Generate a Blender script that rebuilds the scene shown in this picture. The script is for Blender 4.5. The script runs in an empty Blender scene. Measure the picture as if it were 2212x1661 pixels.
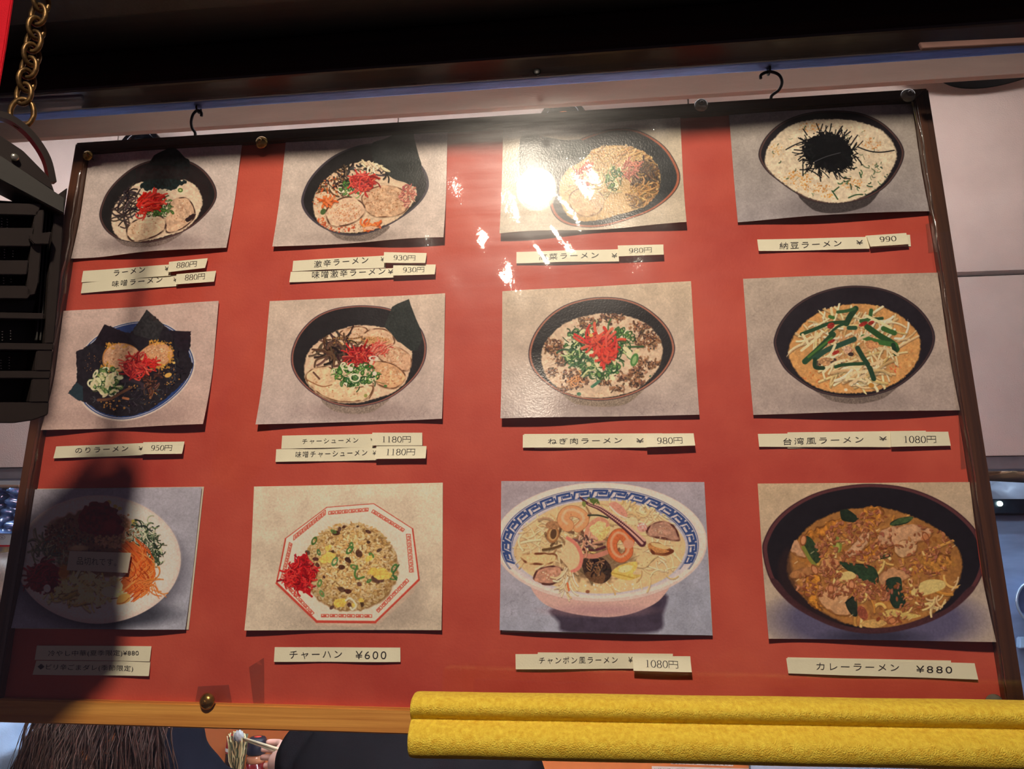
import bpy, bmesh, math, random
import numpy as np
from mathutils import Vector, Matrix, Euler
R0 = random.Random(7)
SC = bpy.context.scene
COL = SC.collection
OZ = 1.35                       # height of the menu board's lower edge above the floor
# ---------------------------------------------------------------- camera
CAM = Vector((0.56918531, -0.64223622, 0.16037862 + OZ))
ROT = Matrix(((0.99441253, 0.02323558, 0.10297488), (0.10555881, -0.22836391, -0.96783638), (0.00102751, 0.97329853, -0.22954065)))
FPX = 1483.3
cam = bpy.data.cameras.new('camera'); cam.sensor_width = 36.0; cam.lens = 36.0 * FPX / 2212.0
cam.clip_start = 0.01; cam.clip_end = 60
camo = bpy.data.objects.new('camera', cam); COL.objects.link(camo)
camo.matrix_world = Matrix.Translation(CAM) @ ROT.to_4x4()
SC.camera = camo
# ---------------------------------------------------------------- night sky and exposure
w = bpy.data.worlds.new('night'); SC.world = w; w.use_nodes = True
w.node_tree.nodes['Background'].inputs[0].default_value = (0.66, 0.50, 0.66, 1)
w.node_tree.nodes['Background'].inputs[1].default_value = 0.085
SC.view_settings.view_transform = 'Standard'; SC.view_settings.look = 'None'
SC.view_settings.exposure = 0.0; SC.view_settings.gamma = 1.0; SC.view_settings.use_curve_mapping = False
SC.cycles.caustics_reflective = False; SC.cycles.caustics_refractive = False
SC.cycles.transparent_max_bounces = 16; SC.cycles.max_bounces = 6; SC.cycles.glossy_bounces = 3; SC.cycles.diffuse_bounces = 3
SC.cycles.use_adaptive_sampling = True; SC.cycles.adaptive_threshold = 0.07
LAMP_POS = Vector((0.4603, -1.0793, 1.082 + OZ)); LAMP_L = 900.0
LAMP_COL = (1.0, 0.86, 0.69)
ROOM_L = 150.0; ROOM_COL = (0.62, 0.80, 1.0)

# ---------------------------------------------------------------- placing helpers
RT = ROT.transposed()
def at(px, py, y):
    """point at depth y that the photograph shows at pixel px, py"""
    d = ROT @ Vector(((px - 1106.0) / FPX, -(py - 830.5) / FPX, -1.0))
    return CAM + d * ((y - CAM.y) / d.y)
def to_px(X, Z):
    """pixel of points (X, Z - both arrays, Z from the board's lower edge) of the board's plane"""
    P = np.stack([X - CAM.x, np.full_like(X, YP - CAM.y), Z + OZ - CAM.z], -1)
    q = P @ np.array(ROT, float)
    return 1106.0 + FPX * q[..., 0] / -q[..., 2], 830.5 - FPX * q[..., 1] / -q[..., 2]
def bxz(px, py):
    p = at(px, py, YP); return p.x, p.z - OZ
YP = .008                      # the red paper lies this far behind the frame's front
BW, BH = 0.92, 0.608

# ---------------------------------------------------------------- object helpers
def link(name, me, parent=None, m=None):
    o = bpy.data.objects.new(name, me); COL.objects.link(o)
    if parent is not None: o.parent = parent
    if m is not None and me is not None: me.materials.append(m)
    return o
def tag(o, label, cat, group=None):
    o['label'] = label; o['category'] = cat
    if group: o['group'] = group
    return o
def empty(name, loc, label=None, cat=None, group=None):
    o = bpy.data.objects.new(name, None); COL.objects.link(o); o.location = loc; o.empty_display_size = .05
    if label: tag(o, label, cat, group)
    o['_o'] = list(loc)
    return o
def origin(parent):
    return Vector(parent['_o']) if parent is not None and '_o' in parent else Vector((0, 0, 0))
def mesh(name, verts, faces, m=None, parent=None, smooth=False, kind=None):
    """one mesh object from world-space vertices (kept world-true under its parent Empty)"""
    o0 = origin(parent)
    me = bpy.data.meshes.new(name)
    me.from_pydata([tuple(Vector(v) - o0) for v in verts], [], faces); me.update()
    if smooth: me.polygons.foreach_set('use_smooth', [True] * len(me.polygons))
    o = link(name, me, parent, m)
    if parent is not None and '_o' in parent: o['_o'] = parent['_o']
    if kind: o['kind'] = kind
    return o
def from_bm(name, bm, m=None, parent=None, smooth=False, kind=None):
    bm.verts.ensure_lookup_table(); o0 = origin(parent)
    if o0.length: bmesh.ops.translate(bm, verts=bm.verts, vec=-o0)
    me = bpy.data.meshes.new(name); bm.to_mesh(me); bm.free()
    if smooth: me.polygons.foreach_set('use_smooth', [True] * len(me.polygons))
    o = link(name, me, parent, m)
    if parent is not None and '_o' in parent: o['_o'] = parent['_o']
    if kind: o['kind'] = kind
    return o
def add_box(bm, a, b, bev=0.0):
    a = Vector(a); b = Vector(b); c = (a + b) / 2; d = b - a
    r = bmesh.ops.create_cube(bm, size=1.0)
    bmesh.ops.scale(bm, verts=r['verts'], vec=d); bmesh.ops.translate(bm, verts=r['verts'], vec=c)
    if bev: bmesh.ops.bevel(bm, geom=list({e for v in r['verts'] for e in v.link_edges}), offset=bev, segments=2, affect='EDGES', profile=.7)
def box(name, a, b, m, parent=None, bev=0.0, kind=None):
    bm = bmesh.new(); add_box(bm, a, b, bev); return from_bm(name, bm, m, parent, kind=kind)
def tube_data(pts, rad, n=10, closed=False):
    pts = [Vector(p) for p in pts]; N = len(pts); V = []; F = []; ref = None
    for i, p in enumerate(pts):
        t = (pts[(i + 1) % N] - pts[i - 1]) if closed else (pts[min(i + 1, N - 1)] - pts[max(i - 1, 0)])
        t.normalize()
        if ref is None:
            ref = Vector((0, 0, 1)) if abs(t.z) < .9 else Vector((1, 0, 0))
        a = (ref - t * ref.dot(t)); a.normalize(); b = t.cross(a); ref = a
        r = rad[i] if hasattr(rad, '__len__') else rad
        for k in range(n):
            ang = 2 * math.pi * k / n; V.append(p + (a * math.cos(ang) + b * math.sin(ang)) * r)
    for i in range(N if closed else N - 1):
        j = (i + 1) % N
        for k in range(n):
            F.append((i * n + k, i * n + (k + 1) % n, j * n + (k + 1) % n, j * n + k))
    if not closed:
        F.append(tuple(range(n - 1, -1, -1))); F.append(tuple((N - 1) * n + k for k in range(n)))
    return V, F
def tube(name, pts, rad, m, parent=None, n=10, closed=False):
    V, F = tube_data(pts, rad, n, closed); return mesh(name, V, F, m, parent, smooth=True)
def lathe(name, prof, c, m, parent=None, n=40, axis=None, cap=True):
    """prof: (radius, height) pairs turned about the axis through c"""
    c = Vector(c); ax = Vector(axis or (0, 0, 1)).normalized()
    a = ax.orthogonal().normalized(); b = ax.cross(a); V = []; F = []
    for r, h in prof:
        for k in range(n):
            t = 2 * math.pi * k / n; V.append(c + ax * h + (a * math.cos(t) + b * math.sin(t)) * r)
    for i in range(len(prof) - 1):
        for k in range(n): F.append((i * n + k, i * n + (k + 1) % n, (i + 1) * n + (k + 1) % n, (i + 1) * n + k))
    if cap: F.append(tuple(range(n - 1, -1, -1))); F.append(tuple((len(prof) - 1) * n + k for k in range(n)))
    return mesh(name, V, F, m, parent, smooth=True)
def smooth_pts(p, sub=6, closed=False):
    p = [Vector(q) for q in p]; n = len(p); out = []
    for i in range(n if closed else n - 1):
        a, b, c, d = (p[(i - 1) % n], p[i], p[(i + 1) % n], p[(i + 2) % n]) if closed else (p[max(i - 1, 0)], p[i], p[i + 1], p[min(i + 2, n - 1)])
        for k in range(sub):
            t = k / sub; out.append(.5 * (2 * b + (c - a) * t + (2 * a - 5 * b + 4 * c - d) * t * t + (3 * b - a - 3 * c + d) * t ** 3))
    if not closed: out.append(p[-1])
    return out
def prism(name, front, depth, m, parent=None, bev=0.0, dirv=None):
    """a flat outline (world points) given real thickness along +y"""
    bm = bmesh.new(); vs = [bm.verts.new(p) for p in front]; f = bm.faces.new(vs)
    r = bmesh.ops.extrude_face_region(bm, geom=[f])
    bmesh.ops.translate(bm, verts=[v for v in r['geom'] if isinstance(v, bmesh.types.BMVert)], vec=(dirv * depth if dirv is not None else Vector((0, depth, 0))))
    bmesh.ops.recalc_face_normals(bm, faces=bm.faces)
    if bev: bmesh.ops.bevel(bm, geom=list(bm.edges), offset=bev, segments=2, affect='EDGES')
    return from_bm(name, bm, m, parent)

# ---------------------------------------------------------------- materials
def srgb(r, g, b):
    f = lambda c: c / 12.92 if c <= .04045 else ((c + .055) / 1.055) ** 2.4
    return (f(r / 255), f(g / 255), f(b / 255), 1)
def N(nt, t, **kw):
    n = nt.nodes.new(t)
    for k, v in kw.items():
        if k.startswith('i_'): n.inputs[k[2:].replace('_', ' ')].default_value = v
        else: setattr(n, k, v)
    return n
def mat(name, col, rough=.5, metal=0.0, spec=.5, var=0.0, vs=30.0, bump=0.0, bs=200.0, dark=None, stretch=None, coat=0.0, trans=0.0, det=4.0, sss=0.0):
    """procedural principled material: colour varied by noise, optional fine relief"""
    m = bpy.data.materials.new(name); m.use_nodes = True; nt = m.node_tree; b = nt.nodes['Principled BSDF']
    b.inputs['Roughness'].default_value = rough; b.inputs['Metallic'].default_value = metal
    b.inputs['Specular IOR Level'].default_value = spec; b.inputs['Coat Weight'].default_value = coat
    b.inputs['Transmission Weight'].default_value = trans
    if sss: b.inputs['Subsurface Weight'].default_value = sss; b.inputs['Subsurface Radius'].default_value = (.01, .005, .003)
    c = srgb(*col); tc = N(nt, 'ShaderNodeTexCoord'); mp = N(nt, 'ShaderNodeMapping')
    nt.links.new(tc.outputs['Object'], mp.inputs['Vector'])
    if stretch: mp.inputs['Scale'].default_value = stretch
    if var:
        no = N(nt, 'ShaderNodeTexNoise', i_Scale=vs, i_Detail=det, i_Roughness=.6); nt.links.new(mp.outputs[0], no.inputs['Vector'])
        rp = N(nt, 'ShaderNodeValToRGB'); rp.color_ramp.elements[0].position = .3; rp.color_ramp.elements[1].position = .72
        d = srgb(*dark) if dark else tuple(v * (1 - var) for v in c[:3]) + (1,)
        rp.color_ramp.elements[0].color = d; rp.color_ramp.elements[1].color = tuple(min(1, v * (1 + var * .35)) for v in c[:3]) + (1,)
        nt.links.new(no.outputs['Fac'], rp.inputs[0]); nt.links.new(rp.outputs[0], b.inputs['Base Color'])
    else: b.inputs['Base Color'].default_value = c
    if bump:
        n2 = N(nt, 'ShaderNodeTexNoise', i_Scale=bs, i_Detail=5.0); nt.links.new(mp.outputs[0], n2.inputs['Vector'])
        bp = N(nt, 'ShaderNodeBump', i_Strength=min(1.0, bump), i_Distance=.002); nt.links.new(n2.outputs['Fac'], bp.inputs['Height']); nt.links.new(bp.outputs[0], b.inputs['Normal'])
    return m
def wood(name, lite, darkc, axis, rough=.45, scale=1.0, coat=.2):
    """straight-grained wood, grain running along axis 0 = x, 2 = z"""
    m = bpy.data.materials.new(name); m.use_nodes = True; nt = m.node_tree; b = nt.nodes['Principled BSDF']
    tc = N(nt, 'ShaderNodeTexCoord'); mp = N(nt, 'ShaderNodeMapping'); s = [260 * scale] * 3; s[axis] = 5.0 * scale; mp.inputs['Scale'].default_value = s
    nt.links.new(tc.outputs['Object'], mp.inputs['Vector'])
    n1 = N(nt, 'ShaderNodeTexNoise', i_Scale=1.0, i_Detail=6.0, i_Roughness=.65, i_Distortion=.4); nt.links.new(mp.outputs[0], n1.inputs['Vector'])
    m2 = N(nt, 'ShaderNodeMapping'); s2 = [60 * scale] * 3; s2[axis] = 1.2 * scale; m2.inputs['Scale'].default_value = s2; nt.links.new(tc.outputs['Object'], m2.inputs['Vector'])
    n2 = N(nt, 'ShaderNodeTexNoise', i_Scale=1.0, i_Detail=3.0); nt.links.new(m2.outputs[0], n2.inputs['Vector'])
    ad = N(nt, 'ShaderNodeMath', operation='ADD'); nt.links.new(n1.outputs['Fac'], ad.inputs[0]); nt.links.new(n2.outputs['Fac'], ad.inputs[1])
    rp = N(nt, 'ShaderNodeValToRGB'); rp.color_ramp.elements[0].position = .36; rp.color_ramp.elements[1].position = .62
    hf = N(nt, 'ShaderNodeMath', operation='MULTIPLY'); hf.inputs[1].default_value = .5; nt.links.new(ad.outputs[0], hf.inputs[0]); nt.links.new(hf.outputs[0], rp.inputs[0])
    rp.color_ramp.elements[0].color = srgb(*darkc); rp.color_ramp.elements[1].color = srgb(*lite)
    nt.links.new(rp.outputs[0], b.inputs['Base Color']); b.inputs['Roughness'].default_value = rough; b.inputs['Coat Weight'].default_value = coat
    bp = N(nt, 'ShaderNodeBump', i_Strength=.35, i_Distance=.0006); nt.links.new(n1.outputs['Fac'], bp.inputs['Height']); nt.links.new(bp.outputs[0], b.inputs['Normal'])
    return m
def clear(name, rough=.02, ior=1.45, tint=(1, 1, 1), boost=1.0, bump=0.0, bs=60.0, dirt=0.0, dscale=(1, 1, 1), dr=.25, haze=0.0):
    """thin clear sheet: transparent, mirror-like by Fresnel, with an optional smeared rough lobe where it is dirty"""
    m = bpy.data.materials.new(name); m.use_nodes = True; nt = m.node_tree; nt.nodes.clear()
    out = N(nt, 'ShaderNodeOutputMaterial'); tr = N(nt, 'ShaderNodeBsdfTransparent'); tr.inputs[0].default_value = (*tint, 1)
    gl = N(nt, 'ShaderNodeBsdfGlossy', i_Roughness=rough); lw = N(nt, 'ShaderNodeLayerWeight', i_Blend=.5)
    p5 = N(nt, 'ShaderNodeMath', operation='POWER'); p5.inputs[1].default_value = 5.0; f0 = ((ior - 1) / (ior + 1)) ** 2
    mu = N(nt, 'ShaderNodeMath', operation='MULTIPLY_ADD', use_clamp=True); mu.inputs[1].default_value = (1 - f0) * boost; mu.inputs[2].default_value = f0 * boost
    tc = N(nt, 'ShaderNodeTexCoord'); mx = N(nt, 'ShaderNodeMixShader')
    nt.links.new(lw.outputs['Facing'], p5.inputs[0]); nt.links.new(p5.outputs[0], mu.inputs[0]); nt.links.new(mu.outputs[0], mx.inputs[0]); nt.links.new(tr.outputs[0], mx.inputs[1]); nt.links.new(gl.outputs[0], mx.inputs[2])
    if bump:
        no = N(nt, 'ShaderNodeTexNoise', i_Scale=bs, i_Detail=3.0); nt.links.new(tc.outputs['Object'], no.inputs['Vector'])
        bp = N(nt, 'ShaderNodeBump', i_Strength=bump, i_Distance=.001); nt.links.new(no.outputs['Fac'], bp.inputs['Height'])
        nt.links.new(bp.outputs[0], gl.inputs['Normal'])
    res = mx
    if dirt:
        mp = N(nt, 'ShaderNodeMapping'); mp.inputs['Scale'].default_value = dscale; nt.links.new(tc.outputs['Object'], mp.inputs['Vector'])
        n1 = N(nt, 'ShaderNodeTexNoise', i_Scale=1.0, i_Detail=8.0, i_Roughness=.7); nt.links.new(mp.outputs[0], n1.inputs['Vector'])
        rp = N(nt, 'ShaderNodeMapRange'); rp.inputs[1].default_value = .35; rp.inputs[2].default_value = .75; rp.inputs[3].default_value = dirt * .25; rp.inputs[4].default_value = dirt
        nt.links.new(n1.outputs['Fac'], rp.inputs[0])
        g2 = N(nt, 'ShaderNodeBsdfGlossy', i_Roughness=dr); m2 = N(nt, 'ShaderNodeMixShader')
        nt.links.new(rp.outputs[0], m2.inputs[0]); nt.links.new(mx.outputs[0], m2.inputs[1]); nt.links.new(g2.outputs[0], m2.inputs[2]); res = m2
    nt.links.new(res.outputs[0], out.inputs['Surface'])
    return m
def emit(name, col, s):
    m = bpy.data.materials.new(name); m.use_nodes = True; nt = m.node_tree; nt.nodes.clear()
    out = N(nt, 'ShaderNodeOutputMaterial'); e = N(nt, 'ShaderNodeEmission'); e.inputs[0].default_value = (*col, 1); e.inputs[1].default_value = s
    nt.links.new(e.outputs[0], out.inputs[0]); return m

# ---------------------------------------------------------------- lamps of the place
MB = mat('black_metal', (24, 22, 22), .45, .6, var=.2)
t = empty('spot_lamp', LAMP_POS, 'round warm spot lamp under the eaves, shining on the menu board', 'lamp')
AIM = (Vector((.50, 0, .22 + OZ)) - LAMP_POS).normalized()
lathe('lamp_housing', [(.030, -.13), (.046, -.11), (.052, -.06), (.0535, -.004), (.0535, .044), (.0525, .044)], LAMP_POS, MB, t, 48, AIM, cap=False)
lathe('lamp_collar', [(.0525, .044), (.0515, -.003), (.0, -.003)], LAMP_POS, mat('pale_collar', (190, 186, 176), .5, var=.1), t, 48, AIM, cap=False)
lathe('lamp_lens', [(.0478, .0), (.046, .004), (.02, .009), (.0, .010)], LAMP_POS, emit('lamp_light', LAMP_COL, LAMP_L), t, 48, AIM, cap=False)
tube('lamp_arm', [LAMP_POS - AIM * .12, LAMP_POS - AIM * .16 + Vector((0, 0, .03)), Vector((LAMP_POS.x, LAMP_POS.y - .13, 1.2995 + OZ))], .009, MB, t)
# ---------------------------------------------------------------- painted food pictures (flat prints)
import numpy as np, math, random
def lin(c):
    c = np.asarray(c, np.float32)
    return np.where(c <= 0.04045, c / 12.92, ((c + 0.055) / 1.055) ** 2.4)

def hash2(ix, iy, seed):
    h = (ix.astype(np.int64) * 374761393 + iy.astype(np.int64) * 668265263 + seed * 974634777) & 0xffffffff
    h = ((h ^ (h >> 13)) * 1274126177) & 0xffffffff
    return ((h ^ (h >> 16)) & 0xffff).astype(np.float32) / 65535.0

def vnoise(x, y, seed=0):
    ix = np.floor(x); iy = np.floor(y)
    fx = (x - ix).astype(np.float32); fy = (y - iy).astype(np.float32)
    fx = fx * fx * (3 - 2 * fx); fy = fy * fy * (3 - 2 * fy)
    a = hash2(ix, iy, seed); b = hash2(ix + 1, iy, seed)
    c = hash2(ix, iy + 1, seed); d = hash2(ix + 1, iy + 1, seed)
    return (a * (1 - fx) + b * fx) * (1 - fy) + (c * (1 - fx) + d * fx) * fy

def spline(pts, closed=True, sub=4):
    p = np.asarray(pts, np.float32); n = len(p); out = []
    for i in range(n if closed else n - 1):
        if closed:
            a, b, c, d = p[(i - 1) % n], p[i], p[(i + 1) % n], p[(i + 2) % n]
        else:
            a, b, c, d = p[max(i - 1, 0)], p[i], p[i + 1], p[min(i + 2, n - 1)]
        for k in range(sub):
            t = k / sub
            out.append(0.5 * (2 * b + (c - a) * t + (2 * a - 5 * b + 4 * c - d) * t * t + (3 * b - a - 3 * c + d) * t ** 3))
    if not closed: out.append(p[-1])
    return np.array(out, np.float32)

class Art:
    """A flat print: a pixel grid over the sheet.  X, Y hold, for every pixel, its place on the picture."""
    def __init__(s, X, Y, seed, sc=4.4):
        s.X = X.astype(np.float32); s.Y = Y.astype(np.float32)
        s.h, s.w = X.shape
        s.img = np.zeros((s.h, s.w, 3), np.float32)
        s.r = random.Random(seed); s.seed = seed; s.sc = sc
        # coarse inverse map picture -> pixel (projective fit through the four corners)
        src = [(X[0, 0], Y[0, 0]), (X[0, -1], Y[0, -1]), (X[-1, -1], Y[-1, -1]), (X[-1, 0], Y[-1, 0])]
        dst = [(0, 0), (s.w - 1, 0), (s.w - 1, s.h - 1), (0, s.h - 1)]
        A = []
        for (x, y), (u, v) in zip(src, dst):
            A.append([x, y, 1, 0, 0, 0, -u * x, -u * y, -u]); A.append([0, 0, 0, x, y, 1, -v * x, -v * y, -v])
        s.Hi = np.linalg.svd(np.array(A, float))[2][-1].reshape(3, 3)
    def box(s, x0, y0, x1, y1):
        q = s.Hi @ np.array([[x0, x1, x1, x0], [y0, y0, y1, y1], [1, 1, 1, 1]], float)
        u = q[0] / q[2]; v = q[1] / q[2]
        a, b = int(max(0, math.floor(u.min()) - 1)), int(min(s.w, math.ceil(u.max()) + 2))
        c, d = int(max(0, math.floor(v.min()) - 1)), int(min(s.h, math.ceil(v.max()) + 2))
        return None if a >= b or c >= d else (slice(c, d), slice(a, b))
    clip = None
    def clipto(s, pts, grow=0):
        s.clip = None
        if pts is None: return
        full = (slice(0, s.h), slice(0, s.w)); n = vnoise(s.X / 26, s.Y / 26, s.seed + 31) - .5
        s.clip = np.clip(.5 - (s.sdist(full, spline(pts, True, 4)) - grow + n * 26) / 5, 0, 1)
    def mix(s, sl, cov, col):
        if s.clip is not None: cov = cov * s.clip[sl]
        c = np.asarray(col, np.float32)
        if c.ndim == 1: c = c / 255.0
        s.img[sl] += (c - s.img[sl]) * cov[..., None]
    def dist_ell(s, sl, cx, cy, rx, ry, rot):
        a = math.radians(rot); ca, sa = math.cos(a), math.sin(a)
        dx = s.X[sl] - cx; dy = s.Y[sl] - cy
        u = (dx * ca + dy * sa) / rx; v = (-dx * sa + dy * ca) / ry
        return (np.sqrt(u * u + v * v) - 1) * min(rx, ry)
    def ell(s, cx, cy, rx, ry, col, rot=0, soft=3, al=1.0, rough=0, rs=30, tex=0, ts=12):
        m = max(rx, ry) * (1 + (.5 * soft + rough) / min(rx, ry)) + 3
        sl = s.box(cx - m, cy - m, cx + m, cy + m)
        if sl is None: return
        d = s.dist_ell(sl, cx, cy, rx, ry, rot)
        if rough: d = d + (vnoise(s.X[sl] / rs, s.Y[sl] / rs, s.seed + 3) - .5) * 2 * rough
        s._put(sl, np.clip(.5 - d / soft, 0, 1) * al, col, tex, ts)
    def ring(s, cx, cy, rx, ry, w, col, rot=0, soft=3, al=1.0):
        m = max(rx, ry) + w + soft
        sl = s.box(cx - m, cy - m, cx + m, cy + m)
        if sl is None: return
        d = np.abs(s.dist_ell(sl, cx, cy, rx, ry, rot)) - w / 2
        s._put(sl, np.clip(.5 - d / soft, 0, 1) * al, col, 0, 1)
    def _put(s, sl, cov, col, tex, ts):
        if tex:
            n = (vnoise(s.X[sl] / ts, s.Y[sl] / ts, s.seed + 11) + .6 * vnoise(s.X[sl] / ts * 2.3, s.Y[sl] / ts * 2.3, s.seed + 12) - .8)
            c = np.clip(np.asarray(col, np.float32) / 255.0 * (1 + n[..., None] * tex), 0, 1)
            s.mix(sl, cov, c)
        else: s.mix(sl, cov, col)
    def sdist(s, sl, p):
        X, Y = s.X[sl], s.Y[sl]
        best = np.full(X.shape, 1e9, np.float32); inside = np.zeros(X.shape, bool)
        n = len(p)
        for i in range(n):
            ax, ay = p[i]; bx, by = p[(i + 1) % n]
            ex, ey = bx - ax, by - ay
            L = ex * ex + ey * ey
            if L < 1e-9: continue
            wx = X - ax; wy = Y - ay
            t = np.clip((wx * ex + wy * ey) / L, 0, 1)
            qx = wx - t * ex; qy = wy - t * ey
            np.minimum(best, qx * qx + qy * qy, out=best)
            if ay != by:
                inside ^= ((ay > Y) != (by > Y)) & (wx < ex * wy / ey)
        d = np.sqrt(best)
        return np.where(inside, -d, d)
    def poly(s, pts, col, smooth=True, soft=3, al=1.0, rough=0, rs=30, tex=0, ts=12, edge=None, ew=8, sub=4):
        p = spline(pts, True, sub) if smooth else np.asarray(pts, np.float32)
        m = soft + rough + (ew if edge is not None else 0)
        sl = s.box(p[:, 0].min() - m, p[:, 1].min() - m, p[:, 0].max() + m, p[:, 1].max() + m)
        if sl is None: return
        d = s.sdist(sl, p)
        if rough: d = d + (vnoise(s.X[sl] / rs, s.Y[sl] / rs, s.seed + 3) - .5) * 2 * rough
        s._put(sl, np.clip(.5 - d / soft, 0, 1) * al, col, tex, ts)
        if edge is not None:
            n = vnoise(s.X[sl] / 40, s.Y[sl] / 40, s.seed + 21)
            s.mix(sl, np.clip(.5 - (np.abs(d + ew * .4) - ew / 2 * (.4 + 1.1 * n)) / 4, 0, 1) * np.clip(n * 2.2 - .35, 0, 1), edge)
    def stroke(s, pts, w, col, soft=3, al=1.0, taper=0, smooth=True, sub=4):
        p = spline(pts, False, sub) if smooth and len(pts) > 2 else np.asarray(pts, np.float32)
        m = w + soft
        sl = s.box(p[:, 0].min() - m, p[:, 1].min() - m, p[:, 0].max() + m, p[:, 1].max() + m)
        if sl is None: return
        X, Y = s.X[sl], s.Y[sl]; best = np.full(X.shape, 1e9, np.float32); n = len(p) - 1
        for i in range(n):
            ax, ay = p[i]; ex, ey = p[i + 1] - p[i]; L = ex * ex + ey * ey + 1e-9
            wx = X - ax; wy = Y - ay
            t = np.clip((wx * ex + wy * ey) / L, 0, 1)
            u = (i + t) / n
            np.minimum(best, np.hypot(wx - t * ex, wy - t * ey) - w / 2 * (1 - taper * u), out=best)
        s.mix(sl, np.clip(.5 - best / soft, 0, 1) * al, col)
    # ------------------------------------------------------------ helpers for food
    def pt(s, cx, cy, rx, ry, k=.5):
        a = s.r.uniform(0, 2 * math.pi); q = s.r.random() ** k
        return cx + rx * q * math.cos(a), cy + ry * q * math.sin(a)
    def jit(s, c, a=18):
        d = s.r.uniform(-a, a)
        return tuple(min(255, max(0, v + d + s.r.uniform(-a, a) * .35)) for v in c)
    def specks(s, cx, cy, rx, ry, n, col, r0=3, r1=8, al=.85, a=18, k=.5):
        for _ in range(n):
            x, y = s.pt(cx, cy, rx, ry, k); r = s.r.uniform(r0, r1)
            s.ell(x, y, r, r * s.r.uniform(.45, 1), s.jit(col, a), s.r.uniform(0, 180), 3, al)
    def strands(s, cx, cy, rx, ry, n, cols, l0, l1, w0, w1, k=.5, a=18, curl=.6, ang=None, spread=180, soft=3):
        for _ in range(n):
            x, y = s.pt(cx, cy, rx, ry, k)
            t = math.radians(s.r.uniform(0, 360) if ang is None else ang + s.r.uniform(-spread, spread))
            L = s.r.uniform(l0, l1); c = s.r.uniform(-curl, curl); pts = []
            for i in range(5):
                pts.append((x, y)); x += L / 4 * math.cos(t); y += L / 4 * math.sin(t); t += c
            w = s.r.uniform(w0, w1); c = s.jit(s.r.choice(cols), a)
            if w > 6: s.stroke([(px + 2, py + w * .45) for px, py in pts], w * 1.15, tuple(v * .45 for v in c), 5, .45, sub=2)
            s.stroke(pts, w, c, soft, sub=2)
            if w > 9: s.stroke([(px - 1, py - w * .22) for px, py in pts], w * .3, tuple(min(255, v * 1.25 + 10) for v in c), 4, .5, sub=2)
    def ginger(s, cx, cy, rx, ry, n, w=11):
        s.ell(cx, cy, rx * .85, ry * .85, (170, 22, 24), rough=rx * .18, rs=25, soft=6)
        s.strands(cx, cy, rx * .9, ry * .9, n, [(206, 46, 38), (184, 34, 32), (220, 74, 60), (140, 22, 24)], rx * .4, rx * .9, w * .6, w, curl=.5)
    def onions(s, cx, cy, rx, ry, n, dark=(48, 92, 44), lite=(120, 160, 80), r0=14, r1=30):
        for _ in range(n):
            x, y = s.pt(cx, cy, rx, ry); r = s.r.uniform(r0, r1); k = s.r.random(); rot = s.r.uniform(0, 180)
            q = s.r.uniform(.4, .95)
            if k < .5:
                s.ell(x, y, r, r * q, s.jit(dark, 22), rot, 4); s.ell(x, y, r * .62, r * q * .55, s.jit(lite, 25), rot, 4, .8)
            elif k < .75:
                s.ring(x, y, r, r * q, r * .38, s.jit(dark, 25), rot, 3)
            else:
                s.ring(x, y, r, r * q, r * .4, s.jit((222, 216, 180), 16), rot, 3)
        s.strands(cx, cy, rx, ry, n // 2, [dark, (30, 66, 36), lite], r1, r1 * 2.4, 4, 9)
    def shade(s, x0, y0, x1, y1, c0, c1):
        """linear backdrop gradient of the printed picture"""
        ex, ey = x1 - x0, y1 - y0
        t = np.clip(((s.X - x0) * ex + (s.Y - y0) * ey) / (ex * ex + ey * ey), 0, 1)[..., None]
        s.img[:] = np.asarray(c0, np.float32) / 255 * (1 - t) + np.asarray(c1, np.float32) / 255 * t
        n = vnoise(s.X / 130, s.Y / 130, s.seed + 1) + .5 * vnoise(s.X / 50, s.Y / 50, s.seed + 2) + .35 * vnoise(s.X / 9, s.Y / 9, s.seed + 5) - .92
        s.img *= 1 + .10 * n[..., None]
    def scratches(s, cx, cy, rx, ry, n, col=(110, 96, 100), al=.35):
        for _ in range(n):
            x, y = s.pt(cx, cy, rx, ry); t = s.r.uniform(0, 6.3); L = s.r.uniform(20, 90)
            s.stroke([(x, y), (x + L * .5 * math.cos(t), y + L * .5 * math.sin(t) + 6), (x + L * math.cos(t + .4), y + L * math.sin(t + .4))], 3, col, 4, al * s.r.uniform(.3, 1), sub=2)
    def final(s, grain=.03):
        n = hash2(np.arange(s.w)[None, :].repeat(s.h, 0), np.arange(s.h)[:, None].repeat(s.w, 1), s.seed)
        b = s.img
        t = .55 * vnoise(s.X / 7, s.Y / 7, s.seed + 41) + .45 * vnoise(s.X / 15, s.Y / 15, s.seed + 42) - .5
        b *= (1 + .16 * t)[..., None]
        g = b.mean(-1, keepdims=True); b += (g - b) * .10
        k = (b[:-2] + 2 * b[1:-1] + b[2:]) / 4; b[1:-1] = b[1:-1] * .5 + k * .5
        k = (b[:, :-2] + 2 * b[:, 1:-1] + b[:, 2:]) / 4; b[:, 1:-1] = b[:, 1:-1] * .5 + k * .5
        return np.clip(b * (1 + grain * (n[..., None] - .5)), 0, 1)

def scale_pts(p, f, c=None, dx=0, dy=0):
    p = np.asarray(p, float); c = p.mean(0) if c is None else np.asarray(c, float)
    return (p - c) * f + c + (dx, dy)

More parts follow.
